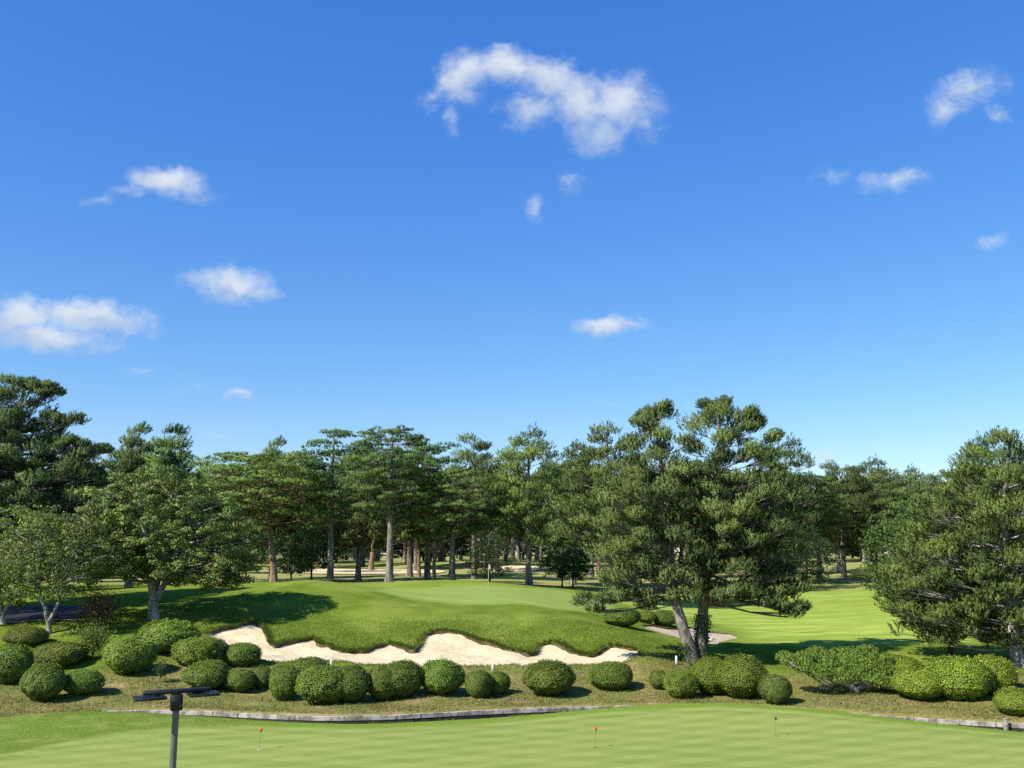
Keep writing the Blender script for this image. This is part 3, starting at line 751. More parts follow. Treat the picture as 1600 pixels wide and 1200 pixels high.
def conifer(seed, trunks, envs, r0, spacing, vflat, padflat, depth=.85, tuft=(12, .17, .024, .16), dens=1.0, rise=.35, needle=None, bark=None,
            spray=.36, upw=.9, bseg=5, nspr=7, tps=16, ragged=0, inner=.3, extra=None, padmul=1.0, brk=1.0, elong=.9):
    """returns (trunk geos, crown geo)"""
    rng = np.random.default_rng(seed); crown = Geo(); tg = []
    B, L, Wd, Sh = tuft
    for ti, (tp, env) in enumerate(zip(trunks, envs)):
        g = Geo(); path = smooth_path(tp, 16, .02, rng); H = path[-1, 2]
        k = np.linspace(0, 1, 16); rad = r0 * (1 - .82 * k ** 1.1); rad[0] *= 1.45; rad[1] *= 1.1
        tube(g, path, rad, 10, rng)
        pads = env_pads(env, depth, spacing, vflat, rng, inner=inner)
        zb = env[0][0]
        if extra is not None and len(extra[ti]): pads = np.concatenate([pads, np.array(extra[ti], float)])
        next_ = 0 if extra is None else len(extra[ti])
        for pi_, p in enumerate(pads):
            base = path_at(path, p[2]); dist = np.linalg.norm(p[:2] - base[:2])
            za = p[2] - rise * dist - .2; za = max(za, min(zb * .92, p[2] - .1))
            if pi_ >= len(pads) - next_ and p[2] < H * .4: za = p[2] + .22 * dist
            a = path_at(path, min(za, H * .97))
            mid = (a + p) / 2 + np.array([rng.normal(0, .08) * dist, rng.normal(0, .08) * dist, -.05 * dist + rng.normal(0, .05) * dist])
            t_ = np.linspace(0, 1, 6)[:, None]; bp = (1 - t_) ** 2 * a + 2 * t_ * (1 - t_) * mid + t_ ** 2 * p
            rb = np.interp(a[2], path[:, 2], rad) * .34; rb = min(rb, .025 + .016 * dist) * brk
            tube(g, bp, rb * (1 - .75 * t_[:, 0]), bseg, None, cap=False)
            pr = spacing * rng.uniform(.5, .78) * padmul
            if pi_ >= len(pads) - next_: pr *= .6
            ns = max(3, int(nspr * rng.uniform(.7, 1.2)))
            ang = rng.uniform(0, 2 * pi) + np.arange(ns) * 2.4; rad_s = pr * np.sqrt((np.arange(ns) + .3) / ns)
            out2 = unit((p - base)[None, :] * np.array([[1, 1, 0]]))[0]
            sc = np.stack([p[0] + np.cos(ang) * rad_s, p[1] + np.sin(ang) * rad_s,
                           p[2] + padflat * pr * (1 - (rad_s / pr) ** 2) * .8 + rng.normal(0, .12, ns) * pr * (1 + ragged)], 1)
            sc += out2 * pr * .2
            for c in sc:
                m_ = (bp[3] + c) / 2 + np.array([0, 0, -.03])
                tube(g, [bp[3], m_, c], [rb * .4, rb * .28, .008], 3, None, cap=False)
            nt = max(3, int(tps * dens)); sr = pr * spray
            q = rng.normal(0, 1, (ns, nt, 3)); q = unit(q) * rng.uniform(.35, 1, (ns, nt, 1)) ** .6
            q[..., 2] = q[..., 2] * padflat * 1.3; q[..., 2] = np.where(q[..., 2] < 0, q[..., 2] * .45, q[..., 2])
            ax_ = unit((out2 * .45 + np.array([0, 0, 1.]))[None])[0]
            Cn = (sc[:, None] + q * sr * .82 + (q @ ax_)[..., None] * ax_ * sr * elong).reshape(-1, 3)
            D = unit(q.reshape(-1, 3) * .75 + out2 * .35 + np.array([0, 0, upw]) + rng.normal(0, .14, (len(Cn), 3)))
            rv = np.clip(rng.uniform(.2, .95) + rng.normal(0, .14, len(Cn)), 0, 1)
            on = unit(q.reshape(-1, 3) * 1.0 + unit(sc - p - [0, 0, -.2 * pr]).repeat(nt, axis=0) * .45 + out2 * .25 + [0, 0, .35])
            tufts(crown, Cn, D, rng, B, L, Wd, Sh, rv=rv, out=on)
        tg.append(g)
    return tg, crown

def broadleaf(seed, trunks, env, r0, spacing, vflat, leaf=(.11, .065), nl=26000, depth=.9, droop=.0, bark=None, inner=.25, flat=.55, limbs=None, pale=0):
    rng = np.random.default_rng(seed); g = Geo(); crown = Geo()
    paths = []
    for tp, rr in trunks:
        path = smooth_path(tp, 10, .02, rng); paths.append(path)
        rad = rr * (1 - .75 * np.linspace(0, 1, 10)); rad[0] *= 1.3; tube(g, path, rad, 8, rng)
    pads = env_pads(env, depth, spacing, vflat, rng, inner=inner)
    per = max(8, nl // max(1, len(pads)))
    for p in pads:
        ds = [np.linalg.norm((pt - p) * np.array([1, 1, .6]), axis=1) for pt in paths]
        pi_ = int(np.argmin([d.min() for d in ds])); path = paths[pi_]
        d0 = np.linalg.norm(p[:2] - path_at(path, p[2])[:2]); a = path_at(path, max(path[3, 2], min(p[2] - .4 * d0, path[-1, 2])))
        dist = np.linalg.norm(p - a)
        mid = (a + p) / 2 + rng.normal(0, .1, 3) * dist + np.array([0, 0, .12 * dist])
        t_ = np.linspace(0, 1, 6)[:, None]; bp = (1 - t_) ** 2 * a + 2 * t_ * (1 - t_) * mid + t_ ** 2 * p
        rb = .015 + .010 * dist; tube(g, bp, rb * (1 - .8 * t_[:, 0]), 5, None, cap=False)
        pr = spacing * rng.uniform(.55, .88)
        ns = 8; q = unit(rng.normal(0, 1, (ns, 3))) * rng.uniform(.3, 1, (ns, 1)) * pr * np.array([1, 1, flat]); sc = p + q
        sc[:, 2] -= droop * np.linalg.norm(q[:, :2], axis=1)
        for c in sc: tube(g, [bp[4], (bp[4] + c) / 2 + [0, 0, .05], c], [rb * .28, rb * .18, .004], 3, None, cap=False)
        n = per // ns; qq = rng.normal(0, 1, (ns, n, 3)); qq = unit(qq) * rng.uniform(.2, 1, (ns, n, 1)) ** .5 * pr * .43
        qq[..., 2] *= flat * .9
        P = (sc[:, None] + qq).reshape(-1, 3); Nn = unit(unit(qq.reshape(-1, 3)) + np.array([0, 0, .45]))
        leaves(crown, P, Nn, rng, leaf[0], leaf[1], rv=np.full(len(P), np.clip(rng.normal(.5, .18), 0, 1)), jit=.8)
    return g, crown

def assemble(name, label, cat, loc, tg, crown, bark, needle, rz=0, group=None, color=None, scale=(1, 1, 1)):
    o = thing(name, label, cat, loc, rz, group); o.scale = scale
    for g in (tg if isinstance(tg, list) else [tg]): g.build('trunk', bark, o, True)
    c = crown.build('crown', needle, o)
    if color:
        for ch in o.children: 
            if ch.name.startswith('crown'): ch.color = color
    return o

# ------------------------------------------------------------------ main twin-trunked pine
def main_pine():
    k = 46.5 / FPX; base = hit(1091, 1044)
    X = lambda px: (px - 1091) * k; Z = lambda py: (1044 - py) * k
    def env(c, rows): return [(Z(py), (c - l) * k, (r - c) * k) for py, l, r in rows]
    def shift(rows, c): return [(Z(py), -(X(l)), X(r)) for py, l, r in rows]
    A = shift([(930, 975, 1095), (905, 950, 1100), (880, 948, 1110), (840, 944, 1110), (800, 950, 1110), (760, 962, 1105), (720, 985, 1090), (690, 1000, 1078), (665, 1008, 1068), (645, 1022, 1055)], 0)
    Bv = shift([(935, 1110, 1225), (910, 1090, 1236), (870, 1085, 1248), (830, 1080, 1252), (790, 1085, 1248), (750, 1092, 1228), (715, 1098, 1205), (690, 1100, 1198), (660, 1104, 1190), (640, 1108, 1180), (632, 1120, 1160)], 0)
    tA = [(X(1088), 0, Z(1046)), (X(1070), -.15, Z(985)), (X(1056), -.2, Z(940)), (X(1052), 0, Z(850)), (X(1045), .1, Z(740)), (X(1038), 0, Z(655))]
    tB = [(X(1096), .15, Z(1046)), (X(1099), .3, Z(990)), (X(1106), .4, Z(940)), (X(1120), .2, Z(850)), (X(1130), .1, Z(740)), (X(1140), 0, Z(640))]
    tg, cr = conifer(11, [tA, tB], [A, Bv], .33, 1.22, .80, .72, depth=.8, tuft=(20, .12, .030, .36), rise=.15, nspr=11, tps=16, spray=.40, upw=.9, ragged=.2, inner=.1, padmul=.80, elong=.5,
        extra=[[(X(a), y_, Z(b_)) for a, b_, y_ in ((920, 946, -.6), (932, 955, -1), (950, 942, -1.2), (968, 938, -1.2), (990, 930, -.8), (1010, 936, -.6), (1014, 952, -.6), (955, 912, -1), (1045, 640, 0), (1030, 648, .2), (1012, 662, 0), (1055, 935, -1.2), (1075, 940, -1.4))],
               [(X(a), y_, Z(b_)) for a, b_, y_ in ((1170, 936, -1), (1188, 944, -1.2), (1205, 950, -1.1), (1224, 962, -1), (1242, 956, -.8), (1215, 932, -1), (1246, 928, -.5), (1120, 634, 0), (1145, 632, .2), (1136, 645, 0), (1185, 650, 0), (1200, 662, .2), (1222, 690, 0), (1140, 932, -1.3), (1118, 938, -1))]])
    o = assemble('pine_tree', 'tall broad black pine with two ivy-clad trunks forking from the base behind the clipped shrubs', 'pine tree', base - [0, 0, .1], tg, cr, M_bark, M_needle)
    rng = np.random.default_rng(3)
    # ivy on the lower trunks
    g = Geo(); P = []; Nn = []
    for path, z0, z1, n in ((tB, .2, 2.6, 1300), (tA, .1, 1.3, 500)):
        pp = smooth_path(path, 16)
        for _ in range(n):
            z = rng.uniform(z0, z1) ; c = path_at(pp, z); a = rng.uniform(0, 2 * pi); r = .30 + rng.exponential(.07)
            P.append(c + [cos(a) * r, sin(a) * r, 0]); Nn.append([cos(a), sin(a), .2])
    leaves(g, np.array(P), np.array(Nn), rng, .10, .08); g.build('ivy', M_darkleaf, o)
    # broken limb stub reaching right under the crown
    g = Geo(); tube(g, smooth_path([path_at(smooth_path(tB, 16), Z(935)), (X(1125), .1, Z(938)), (X(1150), -.1, Z(925)), (X(1185), -.4, Z(915))], 8), np.linspace(.14, .05, 8), 7, rng)
    g.build('limb', M_bark, o, True)
    return o
main_pine()

# ------------------------------------------------------------------ right and left foreground pines
def side_pines():
    # right: trunk near px 1590
    Y = 44.5; k = Y / FPX; bx = slope_uv(1592, 1045)[0] * Y; bz = gz(bx, Y); by = 865 + (6 - bz) / Y * FPX
    X = lambda px: (px - 1592) * k; Z = lambda py: (by - py) * k
    rows = [(1000, 1490, 1640), (975, 1440, 1740), (950, 1425, 1760), (930, 1420, 1780), (900, 1425, 1790), (870, 1440, 1790), (840, 1455, 1790), (800, 1478, 1780), (770, 1500, 1770), (740, 1530, 1750), (712, 1555, 1720), (695, 1575, 1680)]
    env = [(Z(py), -X(l), X(r)) for py, l, r in rows]
    tp = [(0, 0, 0), (X(1588), 0, Z(980)), (X(1590), 0, Z(900)), (X(1584), 0, Z(830)), (X(1600), 0, Z(740)), (X(1615), 0, Z(670))]
    tg, cr = conifer(21, [tp], [env], .30, 1.28, .80, .7, depth=.58, tuft=(20, .12, .030, .34), rise=.1, nspr=11, tps=16, spray=.40, upw=.85, ragged=.2, inner=.12, padmul=.82, elong=.5)
    assemble('pine_tree', 'big dense pine with pale limbs filling the right edge of the view', 'pine tree', (bx, Y, bz - .1), tg, cr, M_palebark, M_needle, color=(1.15, 1.25, 1.0, 1))
    # left: tall black pine partly out of frame
    Y = 60; k = Y / FPX; bx = slope_uv(-12, 960)[0] * Y; bz = gz(bx, Y); by = 865 + (6 - bz) / Y * FPX
    X = lambda px: (px + 12) * k; Z = lambda py: (by - py) * k
    rows = [(850, -170, 110), (820, -190, 125), (790, -190, 135), (760, -190, 130), (735, -190, 115), (712, -180, 90), (690, -170, 60), (665, -160, 45), (640, -140, 25), (620, -120, 30), (605, -80, 20)]
    env = [(Z(py), -X(l), X(r)) for py, l, r in rows]
    tp = [(0, 0, 0), (X(-8), 0, Z(880)), (X(-4), 0, Z(760)), (X(2), 0, Z(660)), (X(4), 0, Z(600))]
    tg, cr = conifer(22, [tp], [env], .38, 1.5, .62, .5, depth=.8, tuft=(17, .15, .038, .38), rise=.1, nspr=10, tps=16, spray=.40, upw=.95, ragged=.2, inner=.12, padmul=.85, elong=.5,
        extra=[[(X(a), y_, Z(b_)) for a, b_, y_ in ((38, 606, 0), (48, 614, .3), (25, 610, -.5), (12, 602, 0), (42, 622, -.5), (50, 656, -.3), (68, 662, -.4), (88, 662, -.2), (55, 670, .5), (85, 696, -.4), (105, 702, -.2), (125, 712, -.3), (134, 708, 0), (105, 720, -.5), (78, 700, -.6))]])
    assemble('pine_tree', 'tall dark pine with layered boughs at the left edge of the view', 'pine tree', (bx, Y, bz - .1), tg, cr, M_palebark, M_needle, color=(.8, .92, .9, 1))
    # small pine in front of the fairway, thin trunk right
    b = hit(1486, 1029); Y = b[1]; k = Y / FPX
    X = lambda px: (px - 1486) * k; Z = lambda py: (1029 - py) * k
    rows = [(1000, 1440, 1520), (985, 1420, 1545), (965, 1400, 1560), (940, 1392, 1560), (915, 1398, 1560), (890, 1415, 1550), (865, 1435, 1530), (848, 1460, 1500)]
    env = [(Z(py), -X(l), X(r)) for py, l, r in rows]
    tg, cr = conifer(23, [[(0, 0, 0), (.05, 0, 1.2), (X(1480), 0, Z(930)), (X(1472), 0, Z(850))]], [env], .15, .95, .75, .7, depth=.8, tuft=(20, .12, .028, .30), rise=.1, nspr=8, tps=11, spray=.42, upw=.6, ragged=.5, inner=.2)
    assemble('pine_tree', 'low spreading pine on one thin trunk in front of the right pine', 'pine tree', b - [0, 0, .05], tg, cr, M_darkbark, M_needle, color=(.9, 1.05, .85, 1))
side_pines()

# ------------------------------------------------------------------ cherry trees at the left
def cherries():
    b = hit(240, 966); Y = b[1]; k = Y / FPX; b = b - [0, 0, .1]
    X = lambda px: (px - 240) * k; Z = lambda py: (968 - py) * k
    rows = [(915, 350, 385), (900, 120, 385), (880, 108, 390), (850, 105, 388), (820, 108, 380), (805, 112, 370), (785, 122, 338), (765, 145, 308), (748, 175, 282), (736, 205, 258)]
    env = [(Z(py), -X(l), X(r)) for py, l, r in rows]
    tr = [([(0, 0, 0), (X(238), 0, Z(940)), (X(232), 0, Z(905)), (X(218), .2, Z(860)), (X(205), .3, Z(800)), (X(200), 0, Z(745))], .30),
          ([(X(241), 0, Z(938)), (X(252), .1, Z(915)), (X(270), -.2, Z(880)), (X(290), -.3, Z(830)), (X(300), -.2, Z(770))], .19),
          ([(X(238), .1, Z(930)), (X(243), .8, Z(880)), (X(250), .9, Z(800)), (X(248), .6, Z(730))], .17)]
    g, cr = broadleaf(31, tr, env, .3, 1.15, .6, (.128, .078), 105000, depth=.68, flat=.5)
    assemble('cherry_tree', 'wide leafy cherry tree with pale forked trunk above the left shrubs', 'tree', b, g, cr, M_palebark, M_leaf)
    for px, py, seed, rows, label, col in (
        (75, 990, 32, [(930, 20, 130), (905, 0, 150), (880, -15, 160), (850, -10, 150), (825, 10, 130), (805, 40, 105)], 'small leafy tree with short pale forked trunk behind the brown shrubs', (.95, 1, .9, 1)),
        (4, 975, 33, [(945, -60, 30), (920, -80, 50), (880, -90, 55), (840, -80, 60), (810, -60, 50), (795, -30, 20)], 'leafy tree cut off by the left edge beside the cart path', (1.05, 1.02, .9, 1))):
        b = hit(px, py); k = b[1] / FPX
        X = lambda q: (q - px) * k; Z = lambda q: (py - q) * k
        env = [(Z(q), -X(l), X(r)) for q, l, r in rows]
        tr = [([(0, 0, 0), (0, 0, .7), (-.35, 0, 1.5), (-.9, .1, 2.6), (-1.0, 0, Z(rows[-2][0]))], .16), ([(0, 0, .65), (.3, .1, 1.3), (.6, 0, 2.2), (.9, 0, Z(rows[-3][0]))], .11)]
        g, cr = broadleaf(seed, tr, env, .2, .95, .6, (.12, .075), 19000, depth=.9)
        assemble('cherry_tree', label, 'tree', b, g, cr, M_palebark, M_leaf, color=col)
cherries()

# ------------------------------------------------------------------ wood pines: prototypes then copies
def umb(H, R_, cb=.42, top=.35):   # umbrella red pine
    return [(H * cb, R_ * .45, R_ * .5), (H * (cb + .12), R_ * .8, R_ * .85), (H * .7, R_, R_ * .95), (H * .84, R_ * .9, R_ * .95), (H * .94, R_ * .8, R_ * .75), (H, R_ * .55, R_ * .5)]
def cone(H, R_, cb=.30):
    return [(H * cb, R_ * .9, R_ * .9), (H * .5, R_, R_), (H * .72, R_ * .72, R_ * .72), (H * .88, R_ * .46, R_ * .46), (H * .97, R_ * .22, R_ * .22), (H * 1.0, .15, .15)]
def rnd_(H, R_, cb=.30):           # rounder black pine
    return [(H * cb, R_ * .6, R_ * .55), (H * (cb + .15), R_ * .95, R_), (H * .6, R_, R_ * .95), (H * .76, R_ * .8, R_ * .78), (H * .9, R_ * .6, R_ * .55), (H, R_ * .30, R_ * .28)]
PR = {}
def proto(key, seed, H, R_, kind, lean=0, r0=.3, **kw):
    e = umb(H, R_, **kw) if kind == 'u' else (cone(H, R_, **kw) if kind == 'c' else rnd_(H, R_, **kw))
    e = [(z, max(.3, l - .55), max(.3, r - .55)) for z, l, r in e]
    tp = [(0, 0, 0), (lean * .3, 0, H * .25), (lean * .8, .1, H * .5), (lean, 0, H * .75), (lean * .9, 0, H * .97)]
    e = [(z, l - lean * min(1, z / H * 1.3), r + lean * min(1, z / H * 1.3)) for z, l, r in e]
    if kind == 'u':
        tg, cr = conifer(seed, [tp], [e], r0, 2.0, .62, .26, depth=.9, tuft=(8, .25, .055, .18), rise=.16, nspr=11, tps=14, spray=.42, upw=1.2, inner=.3, padmul=1.0, elong=0)
        PR[key] = (tg, cr, M_bark if seed % 2 else M_redbark, M_redneedle, H)
    elif kind == 'c':
        tg, cr = conifer(seed, [tp], [e], r0, 1.0, .8, .6, depth=1, tuft=(12, .18, .05, .38), rise=.0, nspr=8, tps=14, spray=.44, upw=1.2, ragged=.5, inner=.1, elong=1.1)
        PR[key] = (tg, cr, M_bark, M_needle, H)
    else:
        tg, cr = conifer(seed, [tp], [e], r0, 1.75, .8, .62, depth=.95, tuft=(11, .20, .055, .42), rise=.18, nspr=10, tps=15, spray=.42, upw=.95, ragged=.3, inner=.08, padmul=.88, elong=.5)
        PR[key] = (tg, cr, M_bark, M_needle, H)
proto('u1', 41, 15, 4.6, 'u', r0=.36)
proto('u2', 42, 13, 5.4, 'u', lean=-.9, cb=.45, r0=.30)
proto('u3', 43, 14, 3.6, 'u', lean=.4, cb=.40, r0=.30)
proto('u4', 45, 12, 6.0, 'u', lean=.5, cb=.42, r0=.36)
proto('b1', 51, 15, 4.4, 'b', r0=.34)
proto('b2', 52, 14, 5.0, 'b', lean=.5, cb=.24, r0=.32)
proto('b3', 53, 12, 3.2, 'b', cb=.36, r0=.24)
proto('b4', 54, 16, 3.8, 'b', cb=.34, lean=-.3, r0=.30)
proto('c1', 61, 12, 3.1, 'c', r0=.22)
proto('c2', 62, 12, 2.7, 'c', lean=.4, r0=.22)
FIRST = {}
def put(key, X_, Y, H, label, group=None, wide=1.0, rz=0, color=(1, 1, 1, 1), name='pine_tree', cat='pine tree', redbark=False):
    tg, cr, bk, nd, H0 = PR[key]; s = H / H0; z = gz(X_, Y) - .15
    kk = (key, redbark)
    if kk not in FIRST:
        base = FIRST.get((key, not redbark))
        if base is None:
            o = assemble(name, label, cat, (X_, Y, z), tg, cr, M_redbark if redbark else bk, nd, rz, group)
            o.scale = (s * wide, s * wide, s)
            for ch in o.children: ch.color = color
            FIRST[kk] = o; return o
    src = FIRST.get(kk) or FIRST[(key, not redbark)]
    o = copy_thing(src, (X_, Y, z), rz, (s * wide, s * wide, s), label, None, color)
    if group: o['group'] = group
    elif 'group' in o: del o['group']
    if group: o.rotation_euler = (sin(X_ * 3.7) * .06, sin(Y * 5.3) * .06, rz)
    return o
def topH(px, Y, toppy, ):
    u, s = slope_uv(px, toppy); return CAMH + s * Y - gz(u * Y, Y) + .15
def putpx(key, px, Y, toppy, label, **kw):
    u, _ = slope_uv(px, 880); H = topH(px, Y, toppy)
    return put(key, u * Y, Y, H, label, **kw)

putpx('u2', 430, 96, 716, 'leaning red-barked pine with wide flat crown just right of the cherry tree', wide=1.25, rz=0, redbark=True, color=(1.1, 1.05, .85, 1))
putpx('u3', 517, 98, 676, 'slender pine with pale trunk behind the left mound', wide=1.05, rz=2.0, color=(.85, 1, .95, 1))
putpx('u1', 609, 92, 669, 'tallest straight pine with layered flat boughs behind the green', wide=1.0, rz=.6, color=(.95, 1.05, .95, 1))
putpx('u4', 706, 95, 742, 'broad flat-crowned pine with stout trunk behind the back of the green', wide=1.05, rz=1.2, color=(1, 1.08, .9, 1))
putpx('b4', 741, 118, 686, 'narrow pine whose bare-twigged top rises behind the broad flat crown', rz=1, color=(.95, 1, 1, 1))
putpx('b1', 826, 97, 682, 'round-topped pine right of the golf flagstick', wide=.95, rz=2.2, color=(1.1, 1.15, .9, 1))
putpx('u3', 668, 120, 690, 'pine with pale top just right of the tallest pine', rz=4, color=(.9, 1, 1, 1))
putpx('c1', 203, 84, 678, 'left of the two pointed pines rising behind the cherry tree', rz=.4, wide=1.15, color=(.9, 1.05, 1.0, 1))
putpx('c2', 262, 82, 674, 'right of the two pointed pines rising behind the cherry tree', rz=3.1, wide=1.15, color=(1, 1.1, .95, 1))
putpx('u2', 350, 108, 718, 'flat-topped pine behind the right side of the cherry tree', rz=3.5, wide=1.2, color=(1.05, 1.1, .9, 1))
putpx('c1', 425, 122, 697, 'pointed pine top rising behind the leaning red-barked pine', rz=.2, color=(.85, 1, .95, 1))
putpx('b2', 560, 116, 712, 'dark pine between the slender pine and the tallest pine', rz=5)
putpx('b1', 640, 128, 700, 'dense pine behind the tallest pine', rz=1.9, color=(.9, 1, .95, 1))
putpx('b2', 960, 84, 684, 'dense pine behind the left half of the twin-trunked pine', rz=2.6, wide=1.05, color=(1.0, 1.05, .9, 1))
putpx('c1', 895, 112, 716, 'smaller dark pine between the round-topped and twin-trunked pines', rz=2.9, wide=1.3, color=(.9, 1, .95, 1))
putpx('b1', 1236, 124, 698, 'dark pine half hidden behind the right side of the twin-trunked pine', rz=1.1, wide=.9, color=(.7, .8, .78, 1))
putpx('u1', 1280, 130, 742, 'pine with yellow-green layered boughs right of the twin-trunked pine', rz=2.4, wide=1.0, color=(1.1, 1.15, .9, 1))
putpx('b2', 1318, 138, 734, 'tall pine above the fairway end, left one of the right-hand row', rz=.9, wide=1.0)
putpx('b1', 1368, 141, 727, 'highest pine of the right-hand row at the end of the fairway', rz=2.0, wide=1.2)
putpx('b4', 1425, 136, 745, 'pine with spiky top left of the big right-edge pine', rz=3.3, wide=1.4, color=(.9, .95, .95, 1))
putpx('b2', 1475, 128, 748, 'pine just left of the rising crown at the right edge', rz=4.4, wide=1.1, color=(.9, 1, .95, 1))
putpx('b1', 1555, 72, 700, 'blue-green pine behind the big right-edge pine', rz=5.4, wide=1.0, color=(.8, 1.0, 1.0, 1))
putpx('u4', 1345, 122, 888, 'very low flat-crowned pine under the right-hand row of pines', rz=1, wide=1.3)
putpx('u2', 655, 128, 770, 'forked red-trunked pine between the tallest pine and the stout trunk', rz=1.4, redbark=True, color=(1, 1, .9, 1))
putpx('b4', 678, 118, 745, 'dark trunk standing left of the stout flat-crowned pine', rz=2.6, color=(.8, .9, .85, 1))
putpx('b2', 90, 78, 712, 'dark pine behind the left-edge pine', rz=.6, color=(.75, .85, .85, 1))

# random wood behind
rngw = np.random.default_rng(77)
placed = [(o.location.x, o.location.y) for o in S.objects if o.name.startswith('pine_tree')]
keys = ['u1', 'u2', 'u3', 'c2', 'b1', 'b2', 'c1', 'b4']
n = 0
for _ in range(6000):
    Y = 104 + 190 * rngw.uniform() ** .9; X_ = rngw.uniform(-.62, .62) * Y
    px = 800 + X_ / Y * FPX
    if 1150 < px < 1650 and Y < 142: continue
    if px < 1150 and Y < 108: continue
    if 860 < px < 1000 and Y < 125: continue
    md = 11.0 if Y < 150 else 9.5
    if any((X_ - a) ** 2 + (Y - b) ** 2 < md * md for a, b in placed): continue
    placed.append((X_, Y)); n += 1
    H = CAMH + slope_uv(px, (718 if px < 1150 else 735) + rngw.uniform(0, 36))[1] * Y - gz(X_, Y); H = float(np.clip(H, 9.5, 19))
    k = keys[int(rngw.integers(0, 8))]
    c = rngw.uniform(.8, 1.1); 
    side = 'left' if px < 560 else ('middle' if px < 1100 else 'right')
    dep = 'first rows' if Y < 150 else ('middle depth' if Y < 210 else 'far depth')
    put(k, X_, Y, H, f'tall pine standing in the {dep} of the wood on the {side} side', group=f'pines in the {dep} of the {side} wood', rz=rngw.uniform(0, 6.28), wide=rngw.uniform(.9, 1.2), color=(c, c * 1.02, c * .97, 1))
    if n > 175: break
print('wood pines', n, 'main pine faces', [len(o.data.polygons) for o in S.objects if o.name == 'crown'])

# ------------------------------------------------------------------ broadleaf understorey
def under():
    tr = [([(0, 0, 0), (.1, 0, 1.2), (-.3, .1, 2.6), (-.4, 0, 4.5)], .14), ([(.05, 0, 1.1), (.6, 0, 2.2), (1.1, .2, 3.8)], .09)]
    env = [(1.6, 1.6, 1.6), (2.6, 2.9, 2.9), (4.0, 3.2, 3.2), (5.3, 2.3, 2.3), (6.2, .8, .8)]
    g, cr = broadleaf(61, tr, env, .14, 1.5, .7, (.26, .16), 5200, depth=1)
    o = assemble('broadleaf_tree', 'x', 'tree', (0, 0, 0), g, cr, M_darkbark, M_darkleaf)
    env2 = [(.9, 2.2, 2.2), (2.2, 3.4, 3.4), (4.2, 3.6, 3.6), (6.2, 2.8, 2.8), (7.6, 1.0, 1.0)]
    g, cr = broadleaf(62, [([(0, 0, 0), (.1, 0, 2), (0, 0, 6.5)], .2)], env2, .2, 1.5, .7, (.22, .14), 9000, depth=1)
    o2 = assemble('broadleaf_tree', 'x', 'tree', (0, 0, 0), g, cr, M_darkbark, M_darkleaf)
    L = [(1425, 84, 792, 1, 'rounded evergreen tree with dense leaves between the fairway and the right-edge pine', (1.5, 1.5, 1.0, 1)),
         (455, 104, 835, 0, 'dark broadleaf tree beside the leaning red-barked pine', (1, 1, 1, 1)),
         (487, 112, 826, 0, 'low leafy tree left of the slender pale trunk', (1.1, 1.1, 1, 1)),
         (765, 108, 836, 1, 'dark leafy tree behind the golf flag', (.8, .9, .9, 1)),
         (878, 104, 850, 0, 'thin young tree left of the low boughs of the twin-trunked pine', (1.2, 1.3, 1, 1)),
         (895, 106, 852, 0, 'thin young tree nearest the low boughs of the twin-trunked pine', (1.3, 1.4, 1, 1)),
         (975, 96, 850, 1, 'leafy bush-like tree behind the left boughs of the twin-trunked pine', (1.2, 1.3, 1, 1)),
         (140, 92, 830, 1, 'dark broadleaf tree left behind the cherry tree', (.8, .9, .9, 1)),
         (30, 88, 825, 1, 'dark broadleaf tree behind the left-edge pine', (.8, .9, .9, 1)),
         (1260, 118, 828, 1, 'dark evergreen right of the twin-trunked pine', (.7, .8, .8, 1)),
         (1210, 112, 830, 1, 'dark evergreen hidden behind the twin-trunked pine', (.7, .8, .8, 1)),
         (385, 118, 838, 0, 'small leafy tree behind the cherry tree drooping side', (1.1, 1.1, .9, 1))]
    used = set()
    for px, Y, top, v, label, col in L:
        u, _ = slope_uv(px, 880); H = topH(px, Y, top); H0 = (6.2, 7.6)[v]; s = H / H0; x = u * Y
        src = (o, o2)[v]
        if v not in used:
            used.add(v); src.location = (x, Y, gz(x, Y) - .05); src.scale = (s, s, s); src['label'] = label
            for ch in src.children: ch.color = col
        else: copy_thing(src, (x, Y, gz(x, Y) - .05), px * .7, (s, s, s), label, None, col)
    rng = np.random.default_rng(9); m = 0
    for _ in range(400):
        Y = rng.uniform(215, 330); X_ = rng.uniform(-.6, .6) * Y
        if any((X_ - a) ** 2 + (Y - b) ** 2 < 60 for a, b in placed): continue
        placed.append((X_, Y)); s = rng.uniform(1.0, 1.6)
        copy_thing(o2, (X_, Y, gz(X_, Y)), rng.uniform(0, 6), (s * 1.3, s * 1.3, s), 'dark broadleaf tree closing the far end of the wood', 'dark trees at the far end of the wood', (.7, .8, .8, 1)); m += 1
        if m > 70: break
under()

